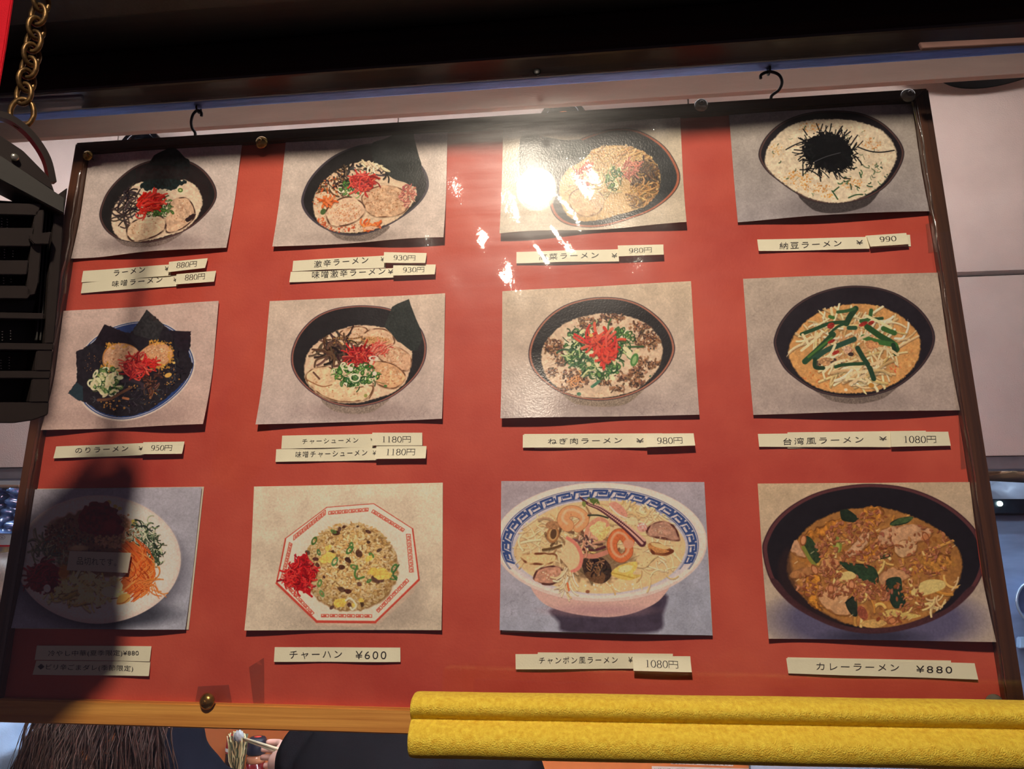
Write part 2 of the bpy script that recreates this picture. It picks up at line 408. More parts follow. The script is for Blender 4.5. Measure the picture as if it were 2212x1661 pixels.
def bowl(a, rim, soup, wall=(36, 34, 36), rimcol=(92, 66, 68), outer=(44, 40, 48), inset=.962, rw=9, soupcol=(220, 186, 150), body=None, bodycol=(128, 112, 106), sh=None):
    if sh: a.ell(*sh[:4], sh[4], soft=sh[5], al=.75)
    if body is not None:
        c = np.mean(body, 0); body = [(x + (c[0] - x) * .16, y - 46) if k in (0, len(body) - 1) else (x + (c[0] - x) * .05, y) for k, (x, y) in enumerate(body)]
        a.poly(body, bodycol, tex=.35, ts=7, soft=8)
    a.poly(rim, outer, soft=4, sub=5)
    a.poly(scale_pts(rim, .988), rimcol, soft=4, sub=5)
    a.poly(scale_pts(rim, inset), wall, soft=5, tex=.12, ts=60, sub=5)
    if soup is not None:
        a.poly(scale_pts(soup, 1.012), tuple(v * .62 for v in soupcol), soft=6, rough=5, rs=14, sub=4)
        a.poly(soup, soupcol, soft=5, rough=5, rs=14, tex=.16, ts=28, sub=4)
        a.soup = soup

def chashu(a, pts, col=(222, 178, 144), edge=(104, 66, 44), n=26, ew=9):
    p = np.asarray(pts, float); c = p.mean(0); e = (p.max(0) - p.min(0)) / 2
    a.poly(scale_pts(pts, 1.03, dy=5), tuple(v * .66 for v in col), soft=8, al=.7)
    a.poly(pts, col, tex=.22, ts=34, soft=4, edge=edge, ew=ew)
    for k in range(3):
        a.ring(c[0] + a.r.uniform(-.15, .15) * e[0], c[1] + a.r.uniform(-.15, .15) * e[1], e[0] * (.35 + .2 * k), e[1] * (.3 + .2 * k), 5, tuple(v * .86 for v in col), a.r.uniform(-15, 15), 8, .55)
    a.specks(c[0], c[1], e[0] * .8, e[1] * .75, n, (168, 112, 74), 3, 8, .75)
    a.specks(c[0], c[1], e[0] * .7, e[1] * .65, n // 2, (240, 212, 180), 4, 10, .6)

def key_units(a, A, B, n, h, col, w, up):
    """meander between two points: n square spirals standing 'up' from the base line"""
    A = np.array(A, float); B = np.array(B, float); d = (B - A) / n; u = np.array(up, float)
    for i in range(n):
        o = A + d * i; f = lambda x, y: tuple(o + d * x + u * h * y)
        a.stroke([f(.04, 0), f(.04, 1), f(.86, 1), f(.86, .28), f(.34, .28), f(.34, .64), f(.62, .64)], w, col, 3, smooth=False)
        a.stroke([f(.04, 0), f(.86, 0)], w, col, 3, .9, smooth=False)

# ---- the twelve pictures
def pic_plain(a):           # pork-bone ramen, far left top
    a.shade(0, 250, 0, 1300, (206, 190, 184), (186, 168, 164))
    a.scratches(900, 1150, 800, 120, 30)
    rim = [(318, 850), (335, 740), (400, 600), (520, 465), (680, 350), (860, 285), (1060, 262), (1240, 290), (1380, 370), (1480, 490), (1522, 610), (1495, 720), (1400, 850), (1260, 980), (1080, 1080), (900, 1135), (740, 1140), (580, 1110), (450, 1050), (360, 960)]
    soup = [(445, 880), (470, 760), (540, 650), (640, 560), (760, 500), (900, 480), (1080, 480), (1220, 490), (1320, 560), (1370, 680), (1350, 800), (1290, 910), (1180, 1010), (1020, 1070), (880, 1110), (720, 1125), (560, 1090), (470, 1000)]
    bowl(a, rim, soup, body=[(420, 1030), (560, 1150), (800, 1190), (1050, 1150), (1250, 1020)], bodycol=(120, 104, 100), soupcol=(222, 194, 168), sh=(880, 1140, 480, 80, (128, 112, 112), 90), rimcol=(84, 58, 56))
    a.poly([(870, 265), (900, 230), (1000, 180), (1075, 150), (1140, 190), (1200, 255), (1250, 300), (1200, 470), (900, 500), (740, 480)], (30, 32, 34), tex=.3, ts=24)
    a.clipto(soup, 16)
    a.poly([(735, 525), (830, 490), (1000, 470), (1210, 500), (1120, 555), (1040, 580), (900, 570), (800, 590)], (24, 42, 44), rough=14, rs=22, tex=.5, ts=14)
    a.strands(600, 720, 120, 170, 60, [(58, 46, 48), (74, 58, 56), (42, 34, 40)], 90, 220, 8, 15)
    for p in ([(520, 950), (570, 900), (650, 930)], [(480, 770), (530, 820), (620, 830), (640, 760)], [(690, 660), (740, 580), (700, 640)], [(540, 960), (600, 975), (660, 920)]): a.stroke(p, 13, (60, 46, 46))
    chashu(a, [(605, 990), (640, 930), (720, 880), (850, 845), (960, 850), (1010, 910), (1010, 990), (940, 1060), (820, 1110), (700, 1125), (630, 1080)], (226, 190, 158), ew=13, edge=(66, 48, 44))
    chashu(a, [(1020, 760), (1060, 690), (1140, 660), (1220, 665), (1280, 740), (1305, 850), (1250, 930), (1160, 1000), (1030, 1030), (1010, 900)], (212, 172, 142), edge=(60, 44, 40))
    a.poly([(1210, 880), (1290, 830), (1300, 860), (1240, 910)], (40, 34, 36), rough=10, rs=16)
    a.onions(960, 740, 150, 110, 46); a.onions(880, 800, 150, 60, 22); a.ell(1150, 585, 26, 22, (70, 110, 50)); a.ell(1150, 585, 13, 10, (190, 200, 140))
    a.strands(820, 720, 120, 80, 90, [(222, 34, 30), (200, 24, 24), (238, 64, 50)], 50, 120, 9, 20, curl=.3, ang=-25, spread=35)
    a.strands(770, 820, 30, 50, 14, [(222, 44, 36)], 40, 80, 8, 14)
    a.specks(1100, 850, 180, 130, 30, (90, 60, 50), 2, 5)
    a.clipto(None)

def pic_spicy(a):           # hot ramen with sesame and chilli
    a.shade(0, 200, 0, 1250, (206, 190, 180), (196, 178, 170))
    rim = [(345, 810), (365, 690), (430, 560), (540, 430), (680, 320), (850, 245), (1040, 205), (1240, 215), (1420, 290), (1560, 410), (1630, 520), (1648, 640), (1600, 760), (1500, 880), (1360, 990), (1200, 1080), (1020, 1140), (850, 1155), (680, 1120), (520, 1040), (400, 930)]
    soup = [(468, 820), (490, 720), (550, 620), (650, 520), (780, 440), (930, 390), (1060, 395), (1180, 450), (1290, 540), (1420, 600), (1510, 660), (1510, 760), (1440, 880), (1330, 990), (1180, 1060), (1000, 1110), (850, 1125), (680, 1100), (560, 1040), (490, 940)]
    bowl(a, rim, soup, body=[(560, 1060), (700, 1170), (900, 1215), (1130, 1190), (1300, 1090)], bodycol=(120, 106, 100), soupcol=(214, 184, 154), sh=(950, 1180, 460, 70, (150, 134, 128), 90), rimcol=(70, 62, 72), outer=(60, 56, 66))
    a.poly([(1065, 210), (1200, 160), (1390, 80), (1480, 75), (1510, 190), (1550, 340), (1575, 430), (1560, 560), (1500, 640), (1400, 600), (1280, 560), (1150, 450), (1080, 380)], (40, 44, 44), tex=.22, ts=22)
    a.clipto(soup, 14)
    a.strands(720, 560, 230, 150, 90, [(52, 38, 36), (84, 58, 42), (36, 30, 32)], 50, 130, 7, 15)
    a.strands(1050, 470, 240, 60, 26, [(40, 36, 38)], 40, 110, 8, 16)
    a.strands(1080, 430, 100, 40, 20, [(230, 206, 168)], 80, 160, 14, 22)
    a.specks(620, 800, 160, 300, 130, (206, 84, 36), 4, 13, .8); a.specks(700, 1060, 220, 60, 70, (196, 70, 36), 5, 15, .8)
    a.specks(700, 620, 230, 160, 90, (190, 130, 70), 4, 9)
    a.onions(870, 660, 130, 80, 34)
    chashu(a, [(960, 770), (1000, 700), (1090, 650), (1200, 630), (1330, 650), (1430, 720), (1450, 820), (1400, 920), (1270, 960), (1120, 960), (1020, 900)], (206, 164, 130), n=70)
    a.specks(1200, 800, 220, 140, 110, (160, 104, 66), 4, 10, .7)
    a.strands(1440, 730, 70, 110, 50, [(190, 110, 96), (160, 74, 70), (214, 150, 126)], 30, 80, 9, 18)
    chashu(a, [(600, 880), (680, 800), (770, 750), (860, 745), (950, 790), (1000, 860), (985, 940), (900, 1010), (790, 1050), (660, 1050), (610, 980)], (222, 182, 152), n=60, edge=(90, 58, 42), ew=12)
    a.specks(790, 910, 150, 100, 60, (196, 122, 76), 4, 10, .7)
    a.strands(1060, 1070, 110, 40, 26, [(226, 112, 52), (214, 90, 44)], 40, 90, 14, 26)
    a.ell(1060, 1080, 80, 20, (214, 170, 140), soft=8)
    a.strands(600, 800, 60, 30, 18, [(222, 100, 44)], 40, 80, 14, 24)
    a.ginger(970, 600, 125, 95, 90, 16); a.ell(570, 900, 26, 34, (70, 96, 52), 30)
    a.specks(900, 1080, 400, 60, 60, (120, 66, 50), 3, 7)
    a.clipto(None)

def pic_takana(a):          # pickled-greens ramen (under the lamp's reflection)
    a.shade(0, 150, 0, 1250, (196, 182, 160), (190, 176, 158))
    rim = [(560, 700), (620, 560), (700, 450), (840, 340), (1040, 265), (1200, 232), (1380, 245), (1540, 310), (1690, 420), (1790, 560), (1840, 700), (1810, 830), (1700, 960), (1540, 1070), (1350, 1140), (1100, 1210), (860, 1225), (680, 1190), (570, 1080), (530, 880)]
    soup = [(640, 800), (720, 640), (860, 500), (1020, 425), (1200, 400), (1380, 430), (1530, 510), (1620, 640), (1640, 760), (1580, 920), (1440, 1030), (1240, 1090), (1000, 1150), (800, 1150), (680, 1040)]
    bowl(a, rim, soup, wall=(40, 44, 48), rimcol=(170, 92, 66), outer=(44, 36, 36), inset=.95, soupcol=(196, 160, 108))
    a.poly([(275, 275), (480, 320), (690, 350), (860, 345), (960, 440), (850, 560), (700, 640), (560, 760), (420, 800), (250, 690)], (48, 60, 60), tex=.3, ts=22)
    a.clipto(soup, 10)
    a.strands(1250, 500, 330, 90, 90, [(206, 166, 110), (184, 140, 84), (214, 180, 130)], 80, 200, 9, 18, ang=20, spread=60)
    a.strands(1500, 700, 130, 160, 170, [(74, 48, 32), (98, 66, 38), (52, 36, 30), (150, 110, 60)], 40, 110, 9, 18)
    a.strands(1440, 920, 150, 130, 110, [(170, 124, 62), (150, 104, 48), (196, 150, 90), (110, 78, 42)], 50, 130, 9, 18, ang=-30, spread=50)
    a.strands(1340, 640, 100, 70, 40, [(196, 110, 90), (170, 90, 70)], 40, 90, 10, 18)
    a.ginger(900, 700, 95, 110, 60, 14)
    a.strands(1000, 800, 220, 160, 60, [(204, 180, 136), (180, 160, 110)], 60, 150, 10, 18)
    chashu(a, [(740, 900), (850, 820), (1010, 840), (1080, 930), (1040, 1060), (900, 1110), (770, 1050)], (206, 170, 130))
    a.onions(1180, 720, 90, 120, 26)
    a.clipto(None)

def pic_natto(a):           # natto ramen with a heap of cut nori
    a.shade(0, 50, 0, 1200, (168, 158, 148), (150, 142, 146))
    rim = [(310, 560), (335, 440), (410, 330), (530, 230), (700, 155), (900, 115), (1130, 112), (1330, 140), (1520, 220), (1660, 340), (1740, 460), (1752, 560), (1700, 690), (1600, 830), (1480, 930), (1330, 1000), (1140, 1045), (940, 1045), (780, 1000), (640, 910), (500, 800), (380, 690)]
    soup = [(375, 585), (410, 460), (500, 350), (640, 250), (820, 205), (1000, 195), (1200, 205), (1380, 245), (1530, 310), (1640, 430), (1675, 560), (1630, 680), (1530, 830), (1400, 930), (1230, 1010), (1050, 1038), (880, 1010), (740, 950), (600, 860), (480, 760), (400, 670)]
    bowl(a, rim, soup, body=[(660, 930), (780, 1080), (950, 1150), (1200, 1130), (1420, 1040), (1540, 880)], bodycol=(62, 56, 58), wall=(34, 30, 36), rimcol=(84, 60, 58), outer=(40, 34, 40), soupcol=(214, 196, 170), sh=(1100, 1090, 520, 120, (112, 104, 108), 120), inset=.965)
    a.clipto(soup, 4)
    a.specks(820, 270, 120, 45, 60, (206, 138, 70), 4, 11, .6); a.specks(700, 790, 140, 90, 90, (206, 140, 60), 4, 11, .7)
    a.specks(880, 880, 140, 50, 60, (190, 116, 40), 4, 9, .8); a.specks(1230, 830, 110, 60, 60, (206, 140, 70), 4, 10, .8)
    a.specks(1420, 430, 100, 60, 40, (200, 128, 66), 4, 12, .6); a.specks(480, 500, 90, 70, 40, (206, 150, 80), 4, 9, .6)
    a.specks(1020, 620, 620, 400, 220, (196, 126, 66), 2, 6, .7); a.specks(980, 960, 60, 22, 24, (206, 140, 50), 4, 9)
    a.strands(1380, 800, 260, 160, 40, [(52, 86, 52), (70, 104, 70), (40, 70, 50)], 20, 60, 5, 11)
    a.strands(1000, 620, 600, 390, 50, [(80, 100, 70), (60, 84, 60)], 14, 46, 4, 8)
    for p in ([(1190, 985), (1260, 955), (1330, 950)], [(1310, 720), (1325, 770)], [(1030, 910), (1060, 960), (1080, 1000)], [(1040, 920), (1100, 870)]): a.stroke(p, 13, (44, 78, 50))
    a.poly([(770, 420), (860, 350), (1010, 330), (1140, 370), (1220, 480), (1240, 590), (1180, 670), (1050, 710), (900, 660), (800, 600), (750, 520)], (15, 16, 20), rough=30, rs=22)
    for _ in range(170):
        t = a.r.uniform(0, 6.28); q = a.r.uniform(.5, 1.05)
        x, y = 1000 + 250 * q * math.cos(t), 520 + 190 * q * math.sin(t); d = t + a.r.uniform(-1.1, 1.1); L = a.r.uniform(40, 120)
        a.stroke([(x, y), (x + L * .5 * math.cos(d), y + L * .5 * math.sin(d) + a.r.uniform(-8, 8)), (x + L * math.cos(d), y + L * math.sin(d))], a.r.uniform(7, 12), a.jit((20, 21, 25), 6), sub=2)
    for p in ([(780, 405), (680, 440), (580, 492)], [(1290, 465), (1400, 505), (1520, 518), (1655, 498)], [(1270, 555), (1310, 600), (1335, 640)], [(720, 690), (830, 700), (930, 770)], [(1090, 700), (1140, 770), (1215, 785)], [(750, 580), (750, 690), (748, 750)], [(1150, 350), (1185, 300)], [(750, 290), (790, 350)]): a.stroke(p, 11, (20, 22, 26))
    a.stroke([(860, 612), (980, 560), (1120, 522)], 8, (88, 88, 96), al=.7)
    a.clipto(None)

def pic_nori(a):            # ramen ringed with nori sheets
    a.shade(0, 100, 0, 1300, (206, 178, 170), (196, 164, 156))
    a.scratches(1200, 1220, 500, 50, 20)
    outer = [(395, 760), (420, 600), (520, 450), (700, 320), (900, 255), (1110, 240), (1290, 285), (1430, 390), (1530, 560), (1545, 700), (1480, 860), (1350, 1010), (1180, 1130), (980, 1200), (800, 1215), (620, 1170), (480, 1070), (410, 930)]
    a.ell(980, 1180, 520, 110, (160, 132, 128), soft=120, al=.7)
    a.poly(outer, (214, 196, 186), soft=4); a.poly(scale_pts(outer, .972, dy=-4), (40, 66, 130), soft=4); a.poly(scale_pts(outer, .955, dy=-4), (200, 196, 206), soft=4)
    a.poly(scale_pts(outer, .94, dy=-4), (38, 62, 122), soft=4)
    N = (34, 30, 36)
    a.poly([(395, 545), (470, 510), (600, 430), (670, 280), (760, 310), (850, 350), (920, 360), (1000, 260), (1078, 138), (1150, 200), (1250, 290), (1300, 340), (1400, 350), (1508, 352), (1505, 480), (1480, 560), (1528, 672), (1480, 790), (1380, 900), (1260, 1010), (1120, 1110), (960, 1165), (800, 1170), (640, 1130), (500, 1040), (420, 1010), (325, 945), (400, 830), (400, 700)], N, smooth=False, rough=6, rs=14, tex=.3, ts=26)
    a.poly([(325, 945), (400, 840), (460, 880), (470, 1020), (420, 1015)], (38, 56, 66), smooth=False, tex=.15)
    a.poly([(670, 280), (850, 350), (980, 480), (700, 500), (560, 470)], (30, 22, 28), smooth=False, tex=.3, ts=30)
    a.poly([(1078, 138), (1250, 290), (1180, 440), (960, 380), (940, 340)], (46, 46, 48), smooth=False, tex=.35, ts=16)
    a.poly([(1300, 340), (1508, 352), (1480, 560), (1360, 480)], (34, 26, 34), smooth=False, tex=.3, ts=22)
    a.clipto([(400, 560), (670, 290), (1000, 300), (1500, 380), (1515, 680), (1260, 1005), (960, 1160), (800, 1165), (500, 1035), (340, 945)], -14)
    a.strands(950, 1000, 420, 130, 90, [(52, 50, 60), (66, 64, 74), (24, 22, 28)], 30, 100, 4, 9)
    a.strands(1300, 700, 150, 220, 60, [(54, 52, 60), (24, 22, 28)], 30, 100, 4, 9)
    chashu(a, [(650, 590), (680, 520), (760, 470), (860, 460), (960, 500), (1000, 560), (960, 630), (900, 680), (820, 730), (720, 725), (660, 670)], (214, 160, 124), n=50, edge=(190, 120, 50))
    chashu(a, [(990, 570), (1050, 510), (1140, 460), (1230, 455), (1310, 510), (1330, 580), (1270, 660), (1160, 700), (1060, 660), (1010, 620)], (220, 158, 112), n=60, edge=(190, 120, 50))
    for c in ((760, 480, 130, 30), (1200, 455, 120, 26), (1310, 570, 30, 90), (690, 690, 60, 50), (1190, 690, 110, 30)): a.specks(*c, 34, (214, 150, 52), 5, 12)
    a.specks(1150, 850, 260, 220, 90, (206, 140, 60), 3, 9); a.specks(760, 1050, 170, 60, 26, (206, 140, 60), 4, 13); a.specks(560, 660, 120, 120, 26, (170, 110, 60), 3, 6)
    a.ell(1285, 770, 36, 22, (226, 170, 80), -20); a.ell(1340, 650, 14, 12, (240, 190, 100))
    a.onions(690, 830, 150, 130, 60, (70, 100, 52), (150, 168, 104), 20, 40)
    for _ in range(36):
        x, y = a.pt(690, 850, 150, 120); a.ell(x, y, a.r.uniform(14, 34), a.r.uniform(8, 18), a.jit((214, 204, 160), 18), a.r.uniform(0, 180))
    a.stroke([(610, 1010), (720, 1000), (830, 940), (920, 890)], 26, (112, 72, 50)); a.stroke([(840, 830), (920, 820), (1020, 850), (1040, 900)], 30, (56, 44, 54)); a.stroke([(850, 990), (900, 1000)], 24, (190, 116, 74)); a.stroke([(1120, 990), (1140, 930)], 26, (150, 96, 60))
    a.strands(1120, 840, 80, 90, 30, [(96, 56, 40), (60, 38, 34)], 50, 110, 8, 14)
    a.ginger(960, 695, 130, 95, 90, 15); a.strands(1090, 660, 60, 40, 22, [(230, 40, 32), (206, 28, 26)], 40, 90, 8, 15, ang=-30, spread=40)
    a.clipto(None)

def pic_pork(a):            # ramen with slices of roast pork
    a.shade(0, 100, 0, 1280, (208, 186, 170), (186, 166, 164))
    a.scratches(1000, 1180, 600, 70, 80, (104, 88, 96), .45)
    rim = [(342, 680), (360, 560), (430, 420), (560, 290), (720, 215), (900, 182), (1060, 178), (1230, 200), (1400, 270), (1520, 370), (1575, 480), (1587, 590), (1560, 710), (1480, 840), (1340, 970), (1180, 1060), (1000, 1105), (860, 1108), (700, 1070), (540, 980), (430, 880), (365, 780)]
    soup = [(470, 800), (470, 720), (500, 620), (570, 530), (680, 455), (800, 400), (930, 362), (1080, 365), (1200, 385), (1270, 430), (1310, 500), (1430, 560), (1450, 640), (1430, 760), (1390, 880), (1280, 970), (1120, 1030), (900, 1075), (700, 1045), (560, 960), (490, 880)]
    bowl(a, rim, soup, body=[(600, 1050), (700, 1130), (850, 1170), (1000, 1172), (1150, 1130), (1310, 1020)], bodycol=(140, 122, 112), soupcol=(226, 188, 158), sh=(960, 1150, 420, 80, (150, 128, 126), 100), rimcol=(150, 92, 80), outer=(56, 46, 60), inset=.965)
    a.poly([(1270, 190), (1320, 160), (1425, 118), (1440, 170), (1490, 300), (1530, 390), (1550, 470), (1500, 590), (1440, 590), (1300, 480), (1200, 370)], (42, 48, 46), smooth=False, tex=.25, ts=16)
    a.clipto(soup, 12)
    chashu(a, [(790, 440), (830, 400), (930, 370), (1030, 380), (1045, 430), (980, 470), (880, 485)], (228, 184, 150))
    chashu(a, [(990, 470), (1060, 400), (1180, 388), (1260, 430), (1295, 520), (1200, 545), (1050, 540)], (226, 182, 148))
    a.ell(1120, 500, 130, 36, (196, 132, 62), 4, 20, .6); a.specks(1120, 500, 130, 36, 50, (150, 96, 50), 3, 6)
    chashu(a, [(1120, 600), (1200, 550), (1330, 560), (1440, 640), (1430, 760), (1330, 770), (1180, 690)], (218, 168, 134), n=60)
    chashu(a, [(1090, 710), (1200, 690), (1310, 730), (1390, 810), (1370, 880), (1280, 940), (1130, 890)], (224, 168, 124), n=60)
    chashu(a, [(478, 820), (560, 750), (700, 740), (790, 850), (900, 930), (1085, 910), (1080, 990), (1000, 1050), (800, 1062), (640, 1010), (520, 910)], (232, 192, 152), n=60)
    a.stroke([(475, 850), (560, 895), (640, 922), (720, 905)], 9, (150, 96, 60)); a.stroke([(1065, 1030), (1098, 960), (1096, 890)], 9, (120, 78, 50))
    a.strands(780, 580, 170, 110, 90, [(58, 40, 32), (84, 58, 44), (40, 30, 28), (112, 80, 56)], 70, 170, 9, 19)
    for p, w in (([(680, 570), (700, 530), (770, 520), (820, 570), (830, 660), (790, 720), (740, 735)], 22), ([(690, 600), (740, 640), (735, 720)], 22), ([(560, 740), (575, 680), (650, 650), (720, 620)], 18), ([(550, 790), (605, 850)], 16), ([(540, 580), (620, 590), (690, 620)], 18), ([(930, 560), (980, 520), (1020, 480)], 18)): a.stroke(p, w, a.jit((96, 68, 50), 14))
    a.specks(860, 500, 160, 40, 60, (196, 140, 70), 3, 7)
    a.ginger(985, 640, 115, 85, 100, 14); a.strands(1130, 590, 70, 50, 40, [(232, 110, 90), (224, 80, 66), (240, 150, 124)], 50, 120, 7, 12, ang=-30, spread=30)
    a.onions(930, 810, 215, 100, 74, (56, 104, 44), (128, 172, 84)); a.onions(920, 880, 130, 50, 20)
    a.ring(930, 840, 42, 34, 12, (228, 226, 190)); a.ring(1100, 660, 36, 18, 10, (232, 206, 190)); a.ell(890, 760, 24, 20, (226, 210, 196)); a.ell(1110, 800, 20, 20, (224, 206, 190))
    a.ell(1210, 915, 16, 12, (80, 120, 60)); a.ell(1030, 1005, 16, 18, (150, 150, 80)); a.stroke([(1100, 870), (1200, 895)], 7, (110, 104, 60))
    a.clipto(None)

def pic_negi(a):            # minced pork and leek ramen
    a.shade(0, 60, 0, 1300, (206, 184, 160), (178, 160, 158))
    a.scratches(1000, 1200, 700, 70, 90, (110, 96, 104), .45)
    rim = [(308, 740), (320, 620), (380, 490), (490, 360), (640, 260), (820, 202), (1000, 184), (1180, 200), (1350, 260), (1500, 370), (1600, 490), (1648, 620), (1640, 720), (1580, 840), (1480, 950), (1330, 1050), (1150, 1115), (960, 1140), (780, 1125), (600, 1070), (450, 970), (350, 860)]
    soup = [(428, 740), (450, 630), (530, 520), (640, 430), (790, 370), (960, 338), (1120, 345), (1280, 380), (1420, 460), (1510, 570), (1535, 680), (1500, 820), (1400, 950), (1280, 1040), (1120, 1090), (960, 1112), (800, 1105), (650, 1060), (520, 970), (450, 860)]
    bowl(a, rim, soup, body=[(560, 1050), (680, 1150), (850, 1190), (1060, 1195), (1250, 1150), (1430, 1010)], bodycol=(142, 124, 110), soupcol=(218, 186, 158), sh=(970, 1170, 460, 80, (146, 128, 126), 110), rimcol=(168, 104, 84), outer=(54, 44, 52), inset=.96)
    a.clipto(soup, 10)
    M = [(96, 62, 44), (126, 84, 58), (70, 46, 38), (154, 106, 74)]
    for cx, cy, rx, ry, n in ((540, 640, 110, 70, 110), (620, 760, 100, 50, 70), (860, 420, 110, 60, 80), (1070, 380, 120, 40, 60), (1400, 580, 130, 80, 130), (1330, 450, 100, 40, 60), (720, 910, 120, 60, 90), (760, 970, 100, 50, 60), (1300, 880, 80, 60, 70), (1300, 980, 80, 40, 60), (1450, 800, 50, 40, 36), (1350, 770, 50, 40, 40), (1000, 960, 60, 40, 40), (1160, 920, 80, 40, 40), (520, 870, 60, 40, 30), (620, 1030, 90, 26, 30), (1140, 1020, 90, 30, 26)):
        a.strands(cx, cy, rx, ry, n // 2, M, 12, 40, 8, 18); a.specks(cx, cy, rx * 1.1, ry * 1.1, n // 2, (170, 116, 78), 4, 10); a.specks(cx, cy, rx, ry, n // 5, (60, 40, 36), 4, 9)
    a.specks(980, 740, 540, 370, 160, (176, 120, 84), 3, 8, .6); a.strands(760, 930, 60, 50, 16, [(230, 150, 90)], 40, 90, 6, 12)
    a.onions(900, 680, 270, 180, 120, (46, 94, 48), (110, 160, 84), 18, 40); a.onions(960, 850, 180, 80, 50, (44, 90, 46), (126, 168, 92), 18, 40); a.onions(1150, 560, 120, 80, 34); a.onions(760, 600, 110, 120, 30, (36, 78, 44))
    a.strands(950, 680, 290, 220, 60, [(36, 80, 44), (60, 110, 60), (180, 196, 130)], 60, 140, 8, 15)
    for x, y in ((860, 800), (930, 800), (980, 800), (880, 700), (940, 745), (1230, 700), (1300, 680), (800, 500), (1200, 660), (1090, 770), (1080, 930)): a.ell(x, y, a.r.uniform(20, 42), a.r.uniform(14, 26), a.jit((226, 210, 160), 12), a.r.uniform(0, 180))
    a.ell(1278, 760, 34, 62, (70, 128, 60), 18); a.ell(1278, 762, 18, 40, (140, 176, 110), 18); a.stroke([(890, 1010), (930, 980), (955, 960)], 26, (60, 120, 90)); a.ell(770, 1080, 20, 16, (60, 120, 90)); a.ell(1425, 912, 12, 8, (50, 90, 60))
    a.strands(975, 590, 150, 70, 60, [(226, 56, 40), (206, 40, 32), (236, 84, 60)], 70, 150, 16, 26, curl=.25)
    a.strands(985, 680, 60, 60, 16, [(228, 58, 42)], 70, 130, 18, 26, ang=80, spread=25); a.ell(880, 535, 20, 16, (236, 180, 90))
    a.clipto(None)

